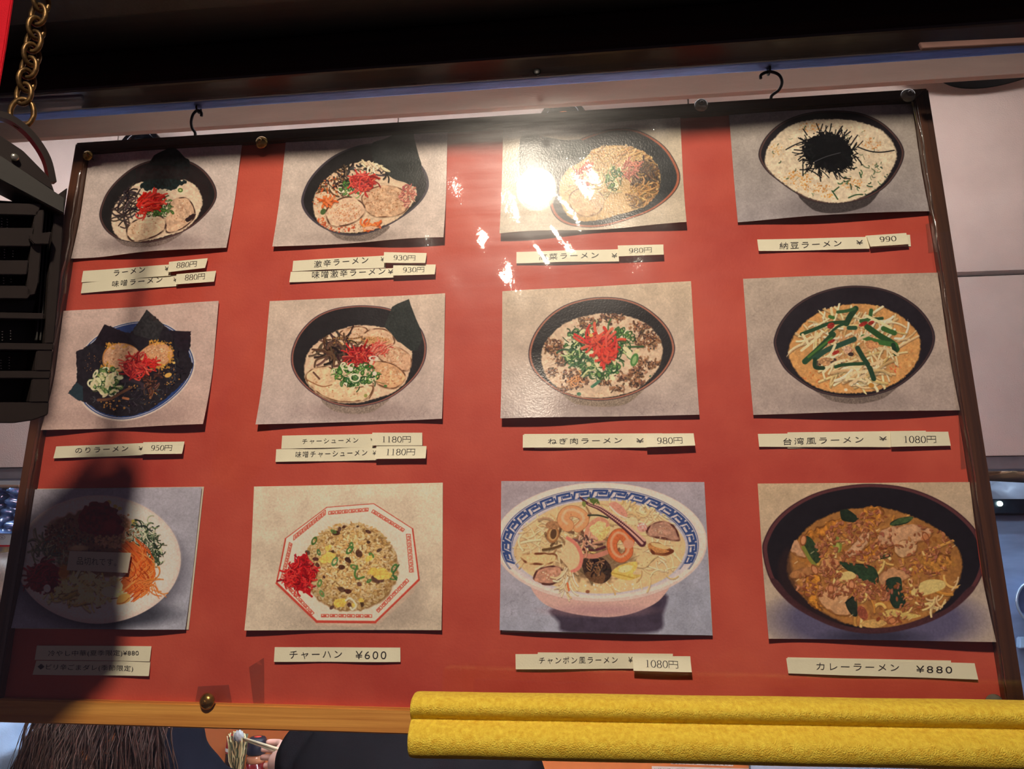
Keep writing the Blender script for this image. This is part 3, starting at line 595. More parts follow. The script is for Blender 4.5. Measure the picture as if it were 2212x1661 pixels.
def pic_taiwan(a):          # bean sprouts and chives ramen
    a.shade(0, 50, 0, 1270, (182, 164, 150), (170, 152, 148))
    a.scratches(1000, 1220, 700, 60, 70, (110, 96, 100), .45); a.scratches(250, 500, 160, 300, 16, (90, 80, 76), .35)
    rim = [(335, 660), (350, 540), (410, 420), (520, 300), (680, 205), (870, 145), (1060, 125), (1260, 142), (1440, 200), (1600, 300), (1710, 420), (1770, 550), (1760, 670), (1690, 800), (1580, 920), (1430, 1030), (1250, 1100), (1060, 1130), (880, 1120), (700, 1070), (530, 960), (410, 840)]
    soup = [(468, 720), (500, 600), (580, 480), (700, 385), (860, 320), (1040, 290), (1220, 300), (1400, 360), (1530, 450), (1620, 560), (1640, 660), (1610, 790), (1530, 900), (1400, 1000), (1220, 1065), (1040, 1090), (860, 1080), (700, 1030), (580, 940), (500, 830)]
    bowl(a, rim, soup, body=[(640, 1040), (760, 1130), (950, 1185), (1150, 1180), (1350, 1110), (1520, 980)], bodycol=(110, 96, 90), soupcol=(212, 152, 88), sh=(1000, 1170, 480, 80, (140, 124, 122), 100), rimcol=(74, 52, 52), outer=(40, 34, 42), wall=(34, 30, 36), inset=.97)
    a.clipto(soup, 16)
    a.specks(1450, 800, 150, 200, 60, (200, 120, 60), 3, 8); a.specks(800, 960, 250, 80, 50, (206, 110, 50), 4, 12, .7); a.specks(1050, 700, 560, 380, 120, (230, 180, 120), 4, 12, .6); a.specks(1400, 860, 60, 40, 8, (206, 70, 40), 5, 12)
    S = [(228, 200, 154), (214, 184, 136), (236, 212, 172), (196, 164, 110)]
    a.ell(1030, 680, 420, 330, (176, 130, 80), soft=80, al=.55)
    a.strands(1020, 640, 430, 300, 120, S, 120, 260, 13, 21, curl=.3)
    a.specks(1080, 600, 160, 160, 90, (214, 160, 110), 8, 18); a.specks(900, 760, 240, 110, 60, (200, 150, 100), 7, 16); a.specks(850, 820, 150, 40, 40, (70, 56, 50), 7, 14)
    a.strands(1050, 930, 230, 90, 36, S, 120, 240, 16, 26, curl=.5, ang=-20, spread=50)
    G = (38, 74, 46)
    for p, w, c in (([(610, 800), (720, 700), (860, 560)], 52, G), ([(640, 760), (760, 660), (850, 590)], 20, (70, 116, 50)), ([(700, 770), (800, 700), (900, 660), (1050, 600)], 46, (42, 78, 62)), ([(580, 555), (700, 510), (830, 460), (960, 450)], 32, G), ([(980, 460), (1010, 400), (1060, 330)], 52, (36, 66, 42)), ([(900, 360), (980, 350), (1050, 330)], 28, (52, 92, 52)), ([(830, 550), (900, 490), (980, 460)], 22, G),
                    ([(1165, 490), (1280, 570), (1400, 640), (1430, 690)], 52, (40, 80, 40)), ([(1130, 580), (1250, 620), (1420, 650)], 44, (60, 110, 50)), ([(1310, 505), (1410, 545)], 44, (56, 100, 46)), ([(1080, 680), (1130, 770), (1180, 850), (1215, 960)], 44, (34, 66, 46)), ([(700, 780), (700, 850), (770, 860)], 36, (32, 60, 40)), ([(880, 850), (960, 830), (1130, 820)], 30, G), ([(1000, 500), (1060, 500)], 36, (42, 80, 56)), ([(1200, 345), (1180, 420), (1110, 440)], 34, (52, 96, 50)), ([(1230, 420), (1300, 415)], 26, G), ([(1400, 650), (1420, 730)], 40, (30, 58, 36)), ([(830, 400), (860, 410)], 30, (60, 110, 50))): a.stroke(p, w, c, soft=4)
    for p in ([(740, 790), (830, 740), (880, 650)], [(770, 900), (860, 820), (960, 790)], [(970, 970), (1010, 910), (1130, 895)], [(1000, 860), (1100, 850)], [(1270, 680), (1360, 690), (1440, 740)], [(580, 700), (680, 620), (760, 540)], [(590, 560), (640, 640)], [(1000, 1010), (1080, 960), (1140, 930)], [(1150, 960), (1190, 1000), (1190, 1030)], [(840, 320), (850, 380)], [(1150, 390), (1260, 440), (1380, 500)], [(1200, 830), (1300, 790)], [(1180, 560), (1090, 600)]): a.stroke(p, 24, a.jit((230, 204, 158), 14))
    for x, y, rx, ry in ((840, 480, 34, 26), (1130, 465, 42, 18), (1200, 455, 30, 16), (845, 620, 36, 14), (885, 720, 34, 16), (1010, 700, 22, 20)): a.ell(x, y, rx, ry, (158, 44, 34), -25, tex=.4)
    a.ell(1200, 655, 60, 40, (206, 140, 90), tex=.4, rough=12); a.ell(990, 700, 40, 34, (206, 160, 130), tex=.4, rough=8); a.ell(1020, 735, 26, 18, (60, 44, 40)); a.ell(790, 800, 60, 34, (190, 140, 96), tex=.5, rough=12)
    a.ell(1190, 1020, 26, 22, (190, 130, 50)); a.ell(962, 1060, 16, 14, (232, 210, 180))
    a.clipto(None)

def pic_cold(a):            # chilled noodles on a white plate
    a.shade(300, 100, 600, 1500, (176, 170, 186), (164, 166, 186))
    a.scratches(1600, 1200, 250, 250, 40, (110, 112, 130), .4)
    a.ell(880, 900, 820, 580, (60, 58, 72), soft=160, al=.75); a.ell(1150, 1330, 460, 110, (44, 46, 58), soft=80, al=.8)
    a.ell(890, 800, 792, 618, (226, 198, 190), soft=5); a.ell(890, 790, 770, 590, (240, 216, 208), soft=60); a.ell(880, 780, 600, 440, (228, 202, 192), soft=120, al=.7)
    a.ell(850, 640, 470, 330, (150, 104, 70), rough=40, rs=60, soft=30)
    a.strands(520, 720, 240, 190, 110, [(150, 150, 110), (120, 130, 96), (96, 100, 80), (190, 180, 140)], 80, 180, 9, 16)
    a.specks(760, 560, 400, 170, 420, (150, 96, 66), 8, 19, 1); a.specks(760, 560, 400, 170, 200, (96, 54, 44), 6, 14, .9); a.specks(1050, 590, 210, 100, 200, (214, 158, 108), 8, 19, 1); a.specks(1150, 480, 100, 120, 80, (190, 130, 96), 7, 15)
    for x, y in ((1000, 250), (1100, 310), (1240, 440), (1060, 290)): a.ell(x, y, 26, 20, (236, 196, 90), 20, rough=6)
    a.poly([(770, 290), (900, 245), (1010, 265), (1090, 370), (1130, 500), (1060, 560), (900, 570), (740, 540), (700, 420)], (136, 26, 24), rough=22, rs=36, tex=.4, ts=30); a.ell(1010, 470, 60, 60, (176, 44, 34), soft=30, al=.8)
    a.strands(1330, 620, 130, 190, 150, [(204, 210, 176), (60, 84, 56), (150, 168, 130), (30, 48, 38), (214, 220, 196)], 50, 120, 6, 12, curl=.9); a.strands(1430, 770, 70, 110, 60, [(60, 84, 56), (190, 200, 160), (36, 54, 40)], 40, 90, 6, 12)
    a.strands(700, 1080, 330, 150, 120, [(228, 200, 130), (206, 170, 90), (236, 216, 160)], 60, 160, 14, 30, curl=.3)
    for _ in range(40):
        x, y = a.pt(820, 1090, 360, 140); a.ell(x, y, a.r.uniform(24, 60), a.r.uniform(14, 34), a.jit((238, 216, 150), 16), a.r.uniform(0, 180), tex=.15)
    for p in ([(500, 1140), (560, 1130)], [(760, 1240), (810, 1230)], [(1020, 1180), (1090, 1170)], [(880, 1270), (920, 1260)], [(860, 980), (900, 940)], [(950, 950), (980, 940)]): a.stroke(p, 9, (130, 86, 50))
    a.poly([(1110, 680), (1200, 630), (1300, 680), (1380, 790), (1430, 920), (1400, 1050), (1280, 1120), (1160, 1110), (1120, 1000), (1180, 860)], (206, 96, 36), rough=16, rs=30)
    for _ in range(110):
        x, y = a.pt(1270, 890, 130, 210); d = a.r.uniform(-.5, .5)
        a.stroke([(x - 60 + d * 60, y - 110), (x + 25, y - 30), (x + 30, y + 50), (x - 40, y + 110)], a.r.uniform(6, 11), a.jit(a.r.choice([(238, 118, 40), (222, 92, 28), (246, 144, 70), (176, 66, 20)]), 12), sub=3)
    a.strands(1350, 1050, 130, 80, 26, [(240, 126, 50)], 80, 170, 6, 10, ang=10, spread=60)
    a.ell(1000, 1110, 80, 50, (244, 226, 180)); a.ell(1090, 1050, 36, 40, (236, 206, 170)); a.poly([(1080, 1230), (1100, 1150), (1190, 1130), (1210, 1190), (1150, 1225)], (236, 170, 80)); a.stroke([(1085, 1225), (1150, 1215), (1200, 1170)], 8, (180, 90, 40))
    a.poly([(200, 940), (270, 870), (380, 820), (500, 860), (510, 960), (440, 1090), (300, 1110), (220, 1020)], (150, 26, 36), rough=30, rs=30, tex=.4, ts=20); a.strands(350, 960, 140, 120, 50, [(170, 30, 42), (120, 16, 28)], 50, 120, 10, 20)
    a.ell(390, 1080, 34, 40, (236, 212, 204)); a.ell(550, 920, 50, 70, (206, 130, 40), 10, 30); a.ell(690, 690, 90, 30, (222, 180, 130), soft=20)

def pic_fried(a):           # fried rice in an octagonal bowl
    a.shade(0, 60, 0, 1340, (226, 206, 182), (208, 190, 170))
    a.scratches(1000, 1280, 800, 60, 60, (130, 116, 108), .5); a.scratches(900, 700, 900, 640, 120, (150, 136, 122), .3)
    a.ell(980, 1230, 520, 100, (150, 134, 122), soft=120, al=.6); a.ell(1420, 1040, 160, 220, (160, 144, 132), soft=140, al=.55)
    O = [(720, 268), (1130, 236), (1470, 455), (1528, 900), (1150, 1270), (640, 1265), (285, 930), (360, 540)]
    a.poly(scale_pts(O, 1.0, dy=30), (206, 180, 160), smooth=False, soft=6); a.poly([(285, 930), (640, 1270), (760, 1300), (1060, 1295), (1150, 1275), (1528, 900), (1480, 1010), (1180, 1290), (1000, 1315), (700, 1300), (600, 1270)], (196, 170, 152), smooth=False, soft=6)
    R = (204, 66, 50)
    a.poly(scale_pts(O, 1.004), (236, 218, 200), smooth=False, soft=5); a.poly(scale_pts(O, .997), R, smooth=False, soft=4); a.poly(scale_pts(O, .985, dy=-6), (238, 222, 204), smooth=False, soft=4)
    a.ell(930, 780, 500, 440, (226, 206, 186), soft=200, al=.7)
    for i in range(8): a.stroke([O[i], O[(i + 1) % 8]], (6, 6, 9, 12, 17, 14, 9, 6)[i], R, 3, smooth=False)
    K = [((735, 330), (1090, 300), 6, (0, -1), 26), ((1110, 310), (1390, 485), 6, (.45, -.75), 30), ((1448, 500), (1478, 840), 6, (-1, 0), 34), ((1420, 890), (1150, 1170), 6, (.55, .55), 34), ((1120, 1225), (670, 1222), 6, (0, -1), 22), ((600, 1205), (345, 935), 6, (.6, -.5), 30), ((345, 905), (420, 580), 7, (-.6, -.3), 40), ((430, 555), (715, 325), 7, (0.0, -1), 38)]
    for A, B, n, up, h in K: key_units(a, A, B, n, h, R, 6, up)
    a.ell(930, 800, 412, 375, (150, 112, 66), soft=16, rough=10, rs=30)
    for _ in range(2300):
        x, y = a.pt(930, 780, 402, 380); k = .80 + .22 * (1 - ((x - 930) ** 2 + (y - 720) ** 2) / 190000)
        c = a.jit(a.r.choice([(234, 196, 130), (226, 184, 116), (240, 208, 150), (214, 166, 96), (240, 214, 166)]), 12)
        a.ell(x, y, a.r.uniform(13, 19), a.r.uniform(6, 9), tuple(v * k for v in c), a.r.uniform(0, 180), 3)
        if a.r.random() < .45: a.stroke([(x - 12, y + 9), (x + 12, y + 10)], 4, (140, 100, 56), 3, .6)
    for x, y, r in ((800, 490, 34), (830, 460, 22), (1080, 480, 26), (1180, 640, 24), (905, 730, 30), (1150, 900, 50), (1190, 890, 40), (850, 985, 34), (910, 1000, 30), (1010, 940, 22), (1030, 1110, 30), (620, 720, 26), (765, 665, 30), (640, 770, 26), (550, 660, 22), (870, 440, 14), (990, 435, 12), (1225, 705, 14), (850, 790, 30), (920, 1120, 26), (770, 1140, 22), (1000, 670, 34), (700, 880, 14), (1080, 570, 18)):
        a.ell(x, y, r, r * a.r.uniform(.4, .8), a.jit((92, 58, 44), 16), a.r.uniform(0, 180), rough=5, tex=.4)
    for x, y, r in ((610, 560, 30), (920, 640, 34), (790, 740, 34), (960, 790, 30), (660, 930, 26), (1310, 800, 34), (1300, 880, 30), (680, 1020, 24), (650, 660, 20), (780, 480, 18), (1110, 685, 20), (1090, 910, 16), (935, 600, 22)):
        a.ring(x, y, r, r * .55, 11, a.jit((82, 128, 62), 22), a.r.uniform(0, 180))
    a.stroke([(985, 780), (965, 850), (990, 890), (1045, 875)], 18, (80, 126, 60)); a.stroke([(1350, 770), (1300, 850), (1330, 900)], 12, (60, 100, 54))
    for x, y, rx, ry in ((730, 710, 80, 40), (1200, 850, 80, 50), (1130, 830, 50, 34), (730, 620, 30, 24), (1080, 720, 34, 20), (840, 1100, 60, 36), (1020, 1080, 24, 20), (960, 1120, 20, 20)): a.ell(x, y, rx, ry, a.jit((240, 196, 90), 10), a.r.uniform(-30, 30), rough=10, tex=.25)
    a.stroke([(890, 1080), (930, 1060), (980, 1120), (950, 1160), (930, 1140)], 16, (240, 222, 190))
    a.poly([(490, 690), (560, 690), (580, 800), (600, 900), (570, 960), (590, 1040), (480, 980), (390, 950), (345, 900), (390, 810), (440, 760)], (186, 14, 20), rough=16, rs=26)
    a.strands(490, 850, 120, 120, 150, [(226, 22, 26), (200, 14, 20), (240, 50, 44), (150, 8, 16)], 40, 110, 7, 14, curl=.9); a.stroke([(490, 980), (550, 1010), (595, 1045)], 18, (196, 20, 24))
    a.strands(390, 900, 50, 40, 16, [(226, 40, 36)], 30, 80, 5, 9)

def pic_champon(a):         # seafood noodle bowl with blue meander
    a.shade(0, 100, 300, 1500, (176, 160, 172), (160, 164, 188))
    a.scratches(500, 1250, 450, 140, 60, (96, 92, 110), .5); a.scratches(1900, 1200, 200, 300, 60, (100, 104, 126), .4); a.scratches(900, 100, 900, 80, 50, (120, 110, 130), .4)
    a.poly([(560, 1270), (620, 1400), (660, 1490), (1000, 1510), (1560, 1490), (1620, 1330), (1640, 1130), (1200, 1250)], (66, 56, 76), soft=40, tex=.15, ts=60)
    a.poly([(340, 1030), (390, 1140), (500, 1240), (700, 1310), (950, 1348), (1150, 1350), (1350, 1310), (1550, 1220), (1650, 1120), (1690, 1040), (1640, 960), (1000, 900), (400, 960)], (214, 170, 164), soft=6, sub=5)
    a.ell(1000, 1290, 420, 50, (176, 130, 140), soft=60, al=.6)
    a.ell(1020, 633, 1028, 573, (222, 196, 190), soft=5); a.ell(1020, 622, 1015, 555, (236, 216, 206), soft=5); a.ell(1012, 640, 965, 505, (214, 200, 206), soft=14)
    B = (52, 76, 140)
    def E(t, v):
        cx, cy, rx, ry = 1010, 662 + 30 * v, 955 - 108 * v, 545 - 66 * v
        return (cx + rx * math.cos(t), cy + ry * math.sin(t))
    def arc(v, w, t0=math.pi * .86, t1=math.pi * 2.14): a.stroke([E(t0 + (t1 - t0) * i / 80, v) for i in range(81)], w, B, 3, smooth=False)
    arc(0, 6); arc(1.0, 6); arc(.12, 4); arc(.9, 4)
    n = 19; t0, t1 = math.pi * .9, math.pi * 2.1
    for i in range(n):
        q = lambda x, y, i=i: E(t0 + (t1 - t0) * (i + x) / n, .14 + .74 * y)
        a.stroke([q(.03, .95), q(.2, .08), q(.9, .08), q(.86, .5), q(.5, .5)], 20, B, 4, smooth=False)
        a.stroke([q(.3, .95), q(.98, .95), q(1.0, .3)], 15, B, 4, smooth=False); a.stroke([q(.36, .9), q(.4, .36), q(.66, .34)], 8, B, 3, smooth=False)
    soup = [(185, 740), (220, 600), (330, 460), (500, 340), (720, 262), (960, 238), (1200, 242), (1420, 290), (1620, 390), (1770, 520), (1840, 660), (1800, 820), (1700, 940), (1520, 1040), (1300, 1100), (1050, 1128), (800, 1110), (560, 1050), (360, 960), (240, 860)]
    a.poly(scale_pts(soup, 1.03), (196, 190, 206), soft=20); a.poly(soup, (230, 192, 142), soft=12, tex=.10, ts=50)
    a.clipto(soup, 24)
    Nd = [(238, 204, 156), (226, 188, 136), (242, 214, 172), (216, 176, 122)]
    a.strands(1000, 620, 760, 380, 80, Nd, 140, 320, 11, 18, curl=.35, soft=6); a.strands(500, 560, 260, 160, 30, Nd, 120, 260, 11, 18, soft=6); a.strands(1400, 330, 260, 90, 46, Nd, 90, 220, 14, 22, soft=6); a.poly(soup, (234, 198, 148), soft=12, al=.30)
    a.ell(980, 830, 330, 180, (90, 62, 44), soft=70, rough=40, al=.6)
    a.strands(820, 640, 330, 260, 50, [(150, 112, 76), (112, 78, 54), (196, 160, 120)], 90, 200, 14, 26)
    chashu(a, [(1460, 520), (1530, 450), (1640, 430), (1730, 480), (1780, 580), (1770, 620), (1640, 605), (1500, 575)], (190, 140, 120), edge=(90, 46, 40), ew=16)
    chashu(a, [(370, 1000), (410, 900), (540, 860), (640, 880), (650, 960), (560, 1040), (440, 1035)], (206, 146, 122), edge=(90, 50, 44), ew=16)
    a.poly([(240, 770), (300, 745), (560, 740), (600, 790), (520, 850), (380, 850), (330, 850), (280, 820)], (236, 196, 140), edge=(120, 66, 40), ew=18, tex=.12)
    a.poly([(1480, 650), (1560, 640), (1700, 700), (1716, 730), (1640, 765), (1540, 750), (1490, 710)], (210, 140, 80), edge=(110, 54, 30), ew=26, tex=.25); a.ell(1590, 670, 90, 22, (236, 190, 130), 16)
    a.poly([(850, 800), (1000, 770), (1110, 850), (1120, 960), (1040, 1030), (920, 1000), (860, 930)], (62, 44, 36), tex=.5, ts=26); a.poly([(870, 940), (960, 900), (1060, 920), (1040, 1030), (930, 1010)], (112, 76, 50), tex=.3); a.strands(980, 860, 100, 60, 30, [(150, 106, 70), (40, 30, 28)], 40, 90, 8, 14)
    a.poly([(1120, 930), (1200, 860), (1360, 820), (1370, 880), (1330, 940), (1420, 950), (1300, 1000), (1170, 975)], (226, 190, 96), tex=.2, ts=30); a.stroke([(1130, 930), (1220, 950), (1340, 980)], 14, (196, 160, 66)); a.ell(1260, 890, 70, 34, (240, 214, 150), -15)
    a.poly([(860, 560), (900, 460), (1000, 390), (1090, 430), (1110, 520), (1060, 600), (960, 650), (880, 620)], (226, 150, 120), tex=.15); a.poly([(910, 520), (980, 440), (1070, 450), (1080, 540), (1000, 600)], (240, 206, 140), tex=.2, rough=14)
    a.poly([(920, 720), (960, 620), (1040, 520), (1110, 480), (1090, 560), (1000, 660), (970, 740)], (230, 196, 120), tex=.25); a.stroke([(910, 730), (960, 690), (1000, 650)], 10, (200, 160, 60))
    a.poly([(1100, 270), (1160, 246), (1230, 290), (1280, 370), (1250, 390), (1160, 350)], (226, 150, 130), tex=.1); a.stroke([(1110, 290), (1180, 360), (1260, 400)], 16, (240, 210, 190))
    a.stroke([(840, 760), (960, 770), (1080, 730)], 46, (206, 130, 110)); a.stroke([(850, 700), (960, 710), (1060, 680)], 26, (92, 44, 52)); a.strands(900, 640, 110, 50, 24, [(226, 196, 150), (92, 62, 60), (206, 150, 120)], 60, 140, 12, 22)
    a.poly([(695, 595), (760, 610), (820, 690), (845, 790), (820, 880), (740, 925), (700, 870), (640, 800), (625, 770), (670, 680)], (240, 196, 150), tex=.05); a.stroke([(700, 595), (770, 640), (822, 720), (836, 800), (810, 880), (745, 918)], 34, (228, 128, 112), soft=8)
    for cx, cy, rx, ry, rot in ((560, 560, 56, 76, 10),): a.ell(cx, cy, rx, ry, (206, 160, 104), rot); a.ell(cx + 6, cy - 6, 30, 50, (96, 66, 44), rot); a.ring(cx, cy, 52, 70, 14, (176, 116, 70), rot)
    a.ell(560, 470, 70, 40, (176, 124, 84), tex=.3); a.ell(1420, 490, 50, 44, (216, 150, 140), 20, tex=.3); a.specks(1420, 480, 40, 30, 14, (240, 206, 196), 6, 10); a.ell(1330, 430, 60, 40, (232, 206, 160), 20, rough=10)
    def shrimp(pts, w, c):
        a.stroke(pts, w + 10, tuple(v * .72 for v in c), 6, taper=.35); a.stroke(pts, w, c, 6, taper=.38)
        p = spline(pts, False, 4)
        for i in range(2, len(p) - 2, 2):
            d = p[i + 1] - p[i - 1]; d = d / (np.hypot(*d) + 1e-6); nrm = np.array([-d[1], d[0]])
            ww = w * .42 * (1 - .35 * i / len(p)); a.stroke([tuple(p[i] - nrm * ww), tuple(p[i] + d * 8), tuple(p[i] + nrm * ww)], 6, tuple(v * .88 for v in c), 5, .7)
        a.stroke([tuple(q + np.array([-8, -14])) for q in np.array(pts)], w * .22, (252, 206, 172), 14, .55)
    shrimp([(700, 470), (660, 420), (690, 350), (770, 335), (850, 380), (860, 440), (800, 500)], 120, (238, 158, 106))
    shrimp([(1290, 620), (1250, 570), (1180, 560), (1130, 640), (1150, 740), (1220, 790), (1290, 740), (1290, 660)], 110, (222, 112, 62)); a.ell(1290, 650, 52, 46, (236, 150, 116), soft=10)
    a.clipto(None)
    T = [(825, 205), (900, 265), (1010, 310), (1130, 390), (1260, 490), (1360, 580), (1420, 640)]
    p = spline(T, False, 8)
    for i in range(len(p) - 1): a.stroke([tuple(p[i]), tuple(p[i + 1])], 16 + 66 * (i / len(p)), (92, 46, 56), 4)
    for i in range(8, len(p), 1):
        w = 7 + 15 * i / len(p)
        for k in (-.6, .1): a.ell(p[i][0] - k * w * 1.6 + 4, p[i][1] + k * w * 1.9, w * .62, w * .55, (222, 168, 152))
    a.stroke([(900, 375), (1000, 375), (1090, 400)], 16, (60, 66, 50)); a.ell(950, 240, 50, 26, (90, 110, 50), 20, rough=16, rs=14); a.ell(860, 265, 24, 30, (130, 140, 70), rough=8)
    a.strands(700, 960, 70, 90, 24, [(240, 210, 176), (226, 190, 150)], 90, 190, 10, 18, ang=100, spread=20); a.stroke([(700, 1030), (715, 1100)], 16, (226, 110, 60)); a.ell(895, 1110, 20, 16, (150, 90, 60)); a.strands(1550, 900, 180, 100, 14, Nd, 80, 180, 10, 16)
    a.specks(1000, 700, 800, 400, 40, (120, 80, 56), 2, 5); a.specks(1100, 1060, 300, 40, 20, (250, 236, 206), 4, 12)
    a.clipto(None)

def pic_curry(a):           # curry ramen with fried garlic
    a.shade(100, 60, 300, 1280, (204, 176, 144), (176, 158, 148))
    a.ell(980, 1130, 790, 270, (84, 80, 116), soft=110, al=.95); a.ell(970, 1270, 330, 60, (40, 40, 60), soft=60, al=.8)
    rim = [(95, 600), (120, 470), (200, 340), (340, 220), (530, 125), (760, 72), (980, 58), (1220, 85), (1440, 160), (1640, 280), (1790, 430), (1860, 590), (1850, 740), (1770, 890), (1620, 1030), (1420, 1140), (1180, 1215), (940, 1240), (720, 1210), (500, 1120), (300, 990), (160, 830)]
    soup = [(295, 740), (310, 620), (390, 480), (520, 360), (700, 280), (900, 250), (1060, 250), (1260, 310), (1450, 400), (1590, 510), (1670, 640), (1660, 780), (1590, 930), (1460, 1060), (1300, 1140), (1100, 1190), (900, 1190), (720, 1150), (560, 1070), (420, 960), (330, 850)]
    bowl(a, rim, soup, wall=(26, 23, 28), rimcol=(92, 48, 52), outer=(64, 34, 40), inset=.955, soupcol=(168, 110, 52))
    a.poly([(160, 830), (300, 1000), (500, 1125), (720, 1212), (940, 1242), (1180, 1217), (1420, 1142), (1620, 1032), (1770, 892), (1720, 880), (1560, 1030), (1380, 1110), (1150, 1180), (940, 1200), (740, 1180), (520, 1090), (330, 960), (210, 820)], (70, 38, 42), soft=8, tex=.15)
    a.poly([(300, 560), (340, 780), (420, 960), (570, 1080), (720, 1160), (640, 1160), (420, 1050), (260, 880), (220, 700)], (48, 30, 30), soft=30, al=.6)
    a.clipto(soup, 14)
    a.specks(980, 720, 640, 430, 260, (196, 130, 58), 10, 34, .45, 24); a.specks(980, 720, 640, 430, 160, (140, 82, 34), 8, 22, .45)
    Nd = [(214, 160, 80), (196, 136, 60), (226, 180, 110)]
    a.strands(980, 740, 560, 360, 60, Nd, 100, 220, 14, 24)
    for pts, c in (([(400, 480), (560, 390), (700, 330), (760, 380), (640, 450), (480, 500)], (190, 118, 40)), ([(900, 260), (1020, 240), (1060, 300), (1000, 400), (920, 380)], (196, 126, 44)), ([(420, 830), (520, 770), (560, 850), (520, 960), (560, 1060), (460, 1010)], (200, 128, 40)), ([(1270, 700), (1400, 620), (1560, 620), (1590, 700), (1480, 770), (1330, 760)], (186, 124, 50)), ([(900, 580), (1000, 520), (1060, 560), (960, 650), (880, 660)], (190, 120, 40))):
        a.poly(pts, c, tex=.45, ts=20, rough=12, rs=24, edge=(120, 70, 26), ew=10)
    for pts, c in (([(310, 500), (360, 490), (400, 560), (440, 640), (360, 620), (310, 570)], (200, 148, 110)), ([(320, 770), (400, 730), (480, 720), (500, 770), (400, 800), (330, 810)], (176, 116, 66)), ([(1010, 480), (1060, 410), (1180, 390), (1320, 380), (1430, 420), (1420, 480), (1330, 520), (1150, 540), (1040, 540)], (204, 152, 112)), ([(1150, 540), (1230, 500), (1320, 530), (1310, 600), (1220, 640), (1150, 600)], (206, 160, 116)), ([(740, 640), (800, 560), (880, 450), (940, 430), (930, 520), (860, 610)], (206, 158, 120)), ([(540, 960), (600, 890), (700, 850), (790, 900), (760, 1000), (780, 1090), (680, 1090), (580, 1030)], (206, 152, 106)), ([(1020, 780), (1120, 720), (1240, 760), (1260, 800), (1130, 850), (1030, 860)], (196, 140, 96)), ([(560, 680), (640, 640), (720, 680), (640, 760), (570, 760)], (206, 146, 90))):
        a.poly(scale_pts(pts, 1.04, dy=7), (110, 66, 30), soft=12, al=.7); a.poly(pts, c, tex=.2, ts=24, rough=6, edge=(150, 96, 56), ew=7)
    for pts, c in (([(400, 490), (470, 480), (540, 580), (555, 660), (500, 690), (440, 600)], (46, 66, 38)), ([(700, 680), (820, 690), (980, 720), (1015, 830), (960, 855), (850, 800)], (40, 64, 40)), ([(1070, 830), (1185, 800), (1200, 900), (1220, 1010), (1140, 1045), (1100, 980)], (32, 56, 40)), ([(1110, 370), (1180, 330), (1290, 320), (1240, 370), (1130, 390)], (66, 90, 50)), ([(715, 310), (720, 240), (770, 260), (860, 330), (830, 360), (740, 350)], (30, 46, 30)), ([(755, 990), (830, 960), (840, 1090), (810, 1105), (770, 1060)], (36, 48, 36)), ([(1000, 650), (1060, 620), (1130, 610), (1080, 650)], (60, 62, 34))):
        a.poly(pts, c, tex=.3, ts=18, soft=5, edge=(24, 36, 26), ew=6)
    a.stroke([(420, 560), (470, 650), (510, 700)], 28, (128, 132, 52)); a.ell(690, 540, 36, 64, (126, 138, 54), -6); a.ell(690, 560, 18, 40, (166, 170, 80), -6)
    a.poly([(1290, 880), (1400, 820), (1520, 825), (1535, 880), (1420, 930), (1310, 950), (1270, 930)], (214, 188, 116), tex=.1); a.poly([(1030, 1090), (1110, 1050), (1230, 1080), (1340, 1100), (1250, 1125), (1120, 1120)], (206, 176, 96), tex=.15); a.poly([(680, 790), (780, 750), (840, 790), (760, 830)], (220, 190, 120)); a.poly([(860, 1160), (960, 1130), (1080, 1150), (1000, 1195), (900, 1190)], (206, 160, 90), tex=.2)
    a.stroke([(750, 1000), (820, 940)], 10, (20, 30, 24)); a.ell(880, 1080, 36, 60, (150, 74, 50), -25, tex=.3); a.ell(1070, 950, 34, 40, (176, 104, 76), tex=.3)
    for cx, cy, rx, ry, n in ((800, 440, 200, 90, 110), (880, 640, 170, 60, 50), (600, 560, 90, 90, 50), (640, 740, 90, 80, 60), (620, 890, 110, 70, 60), (860, 900, 140, 90, 70), (1000, 900, 120, 90, 50), (1050, 570, 110, 70, 40), (1100, 1110, 120, 40, 26), (1380, 690, 200, 110, 60), (1250, 470, 220, 90, 30), (1480, 540, 120, 110, 36), (1250, 900, 120, 90, 30), (960, 330, 120, 60, 36), (440, 860, 80, 90, 40), (980, 760, 380, 250, 50), (1300, 1010, 150, 70, 36)):
        for _ in range(n):
            x, y = a.pt(cx, cy, rx, ry); r = a.r.uniform(8, 22); rot = a.r.uniform(0, 180); c = a.jit(a.r.choice([(176, 104, 62), (150, 82, 46), (200, 130, 84), (166, 96, 70)]), 16)
            a.ell(x + 3, y + 5, r, r * .5, (96, 52, 26), rot, 4, .7); a.ell(x, y, r, r * a.r.uniform(.3, .6), c, rot)
    for x, y in ((635, 890), (510, 740), (1110, 1140), (800, 860), (1390, 480), (420, 505)): a.ell(x, y, 40, 22, a.jit((206, 130, 84), 10), a.r.uniform(0, 180)); a.ring(x, y, 40, 22, 7, (140, 76, 40), a.r.uniform(0, 180))
    for x, y in ((1610, 840), (1460, 990), (700, 1000), (360, 830), (1240, 1135), (980, 560), (480, 610), (1000, 430), (1600, 560), (780, 1110), (350, 690)): a.stroke([(x, y), (x + 24, y - 16)], 6, (250, 226, 180), 5, .7)
    a.strands(1480, 990, 60, 70, 12, [(226, 190, 130)], 80, 160, 10, 16, ang=110, spread=20); a.stroke([(1590, 900), (1630, 850), (1645, 800)], 12, (226, 190, 140))
    a.clipto(None)

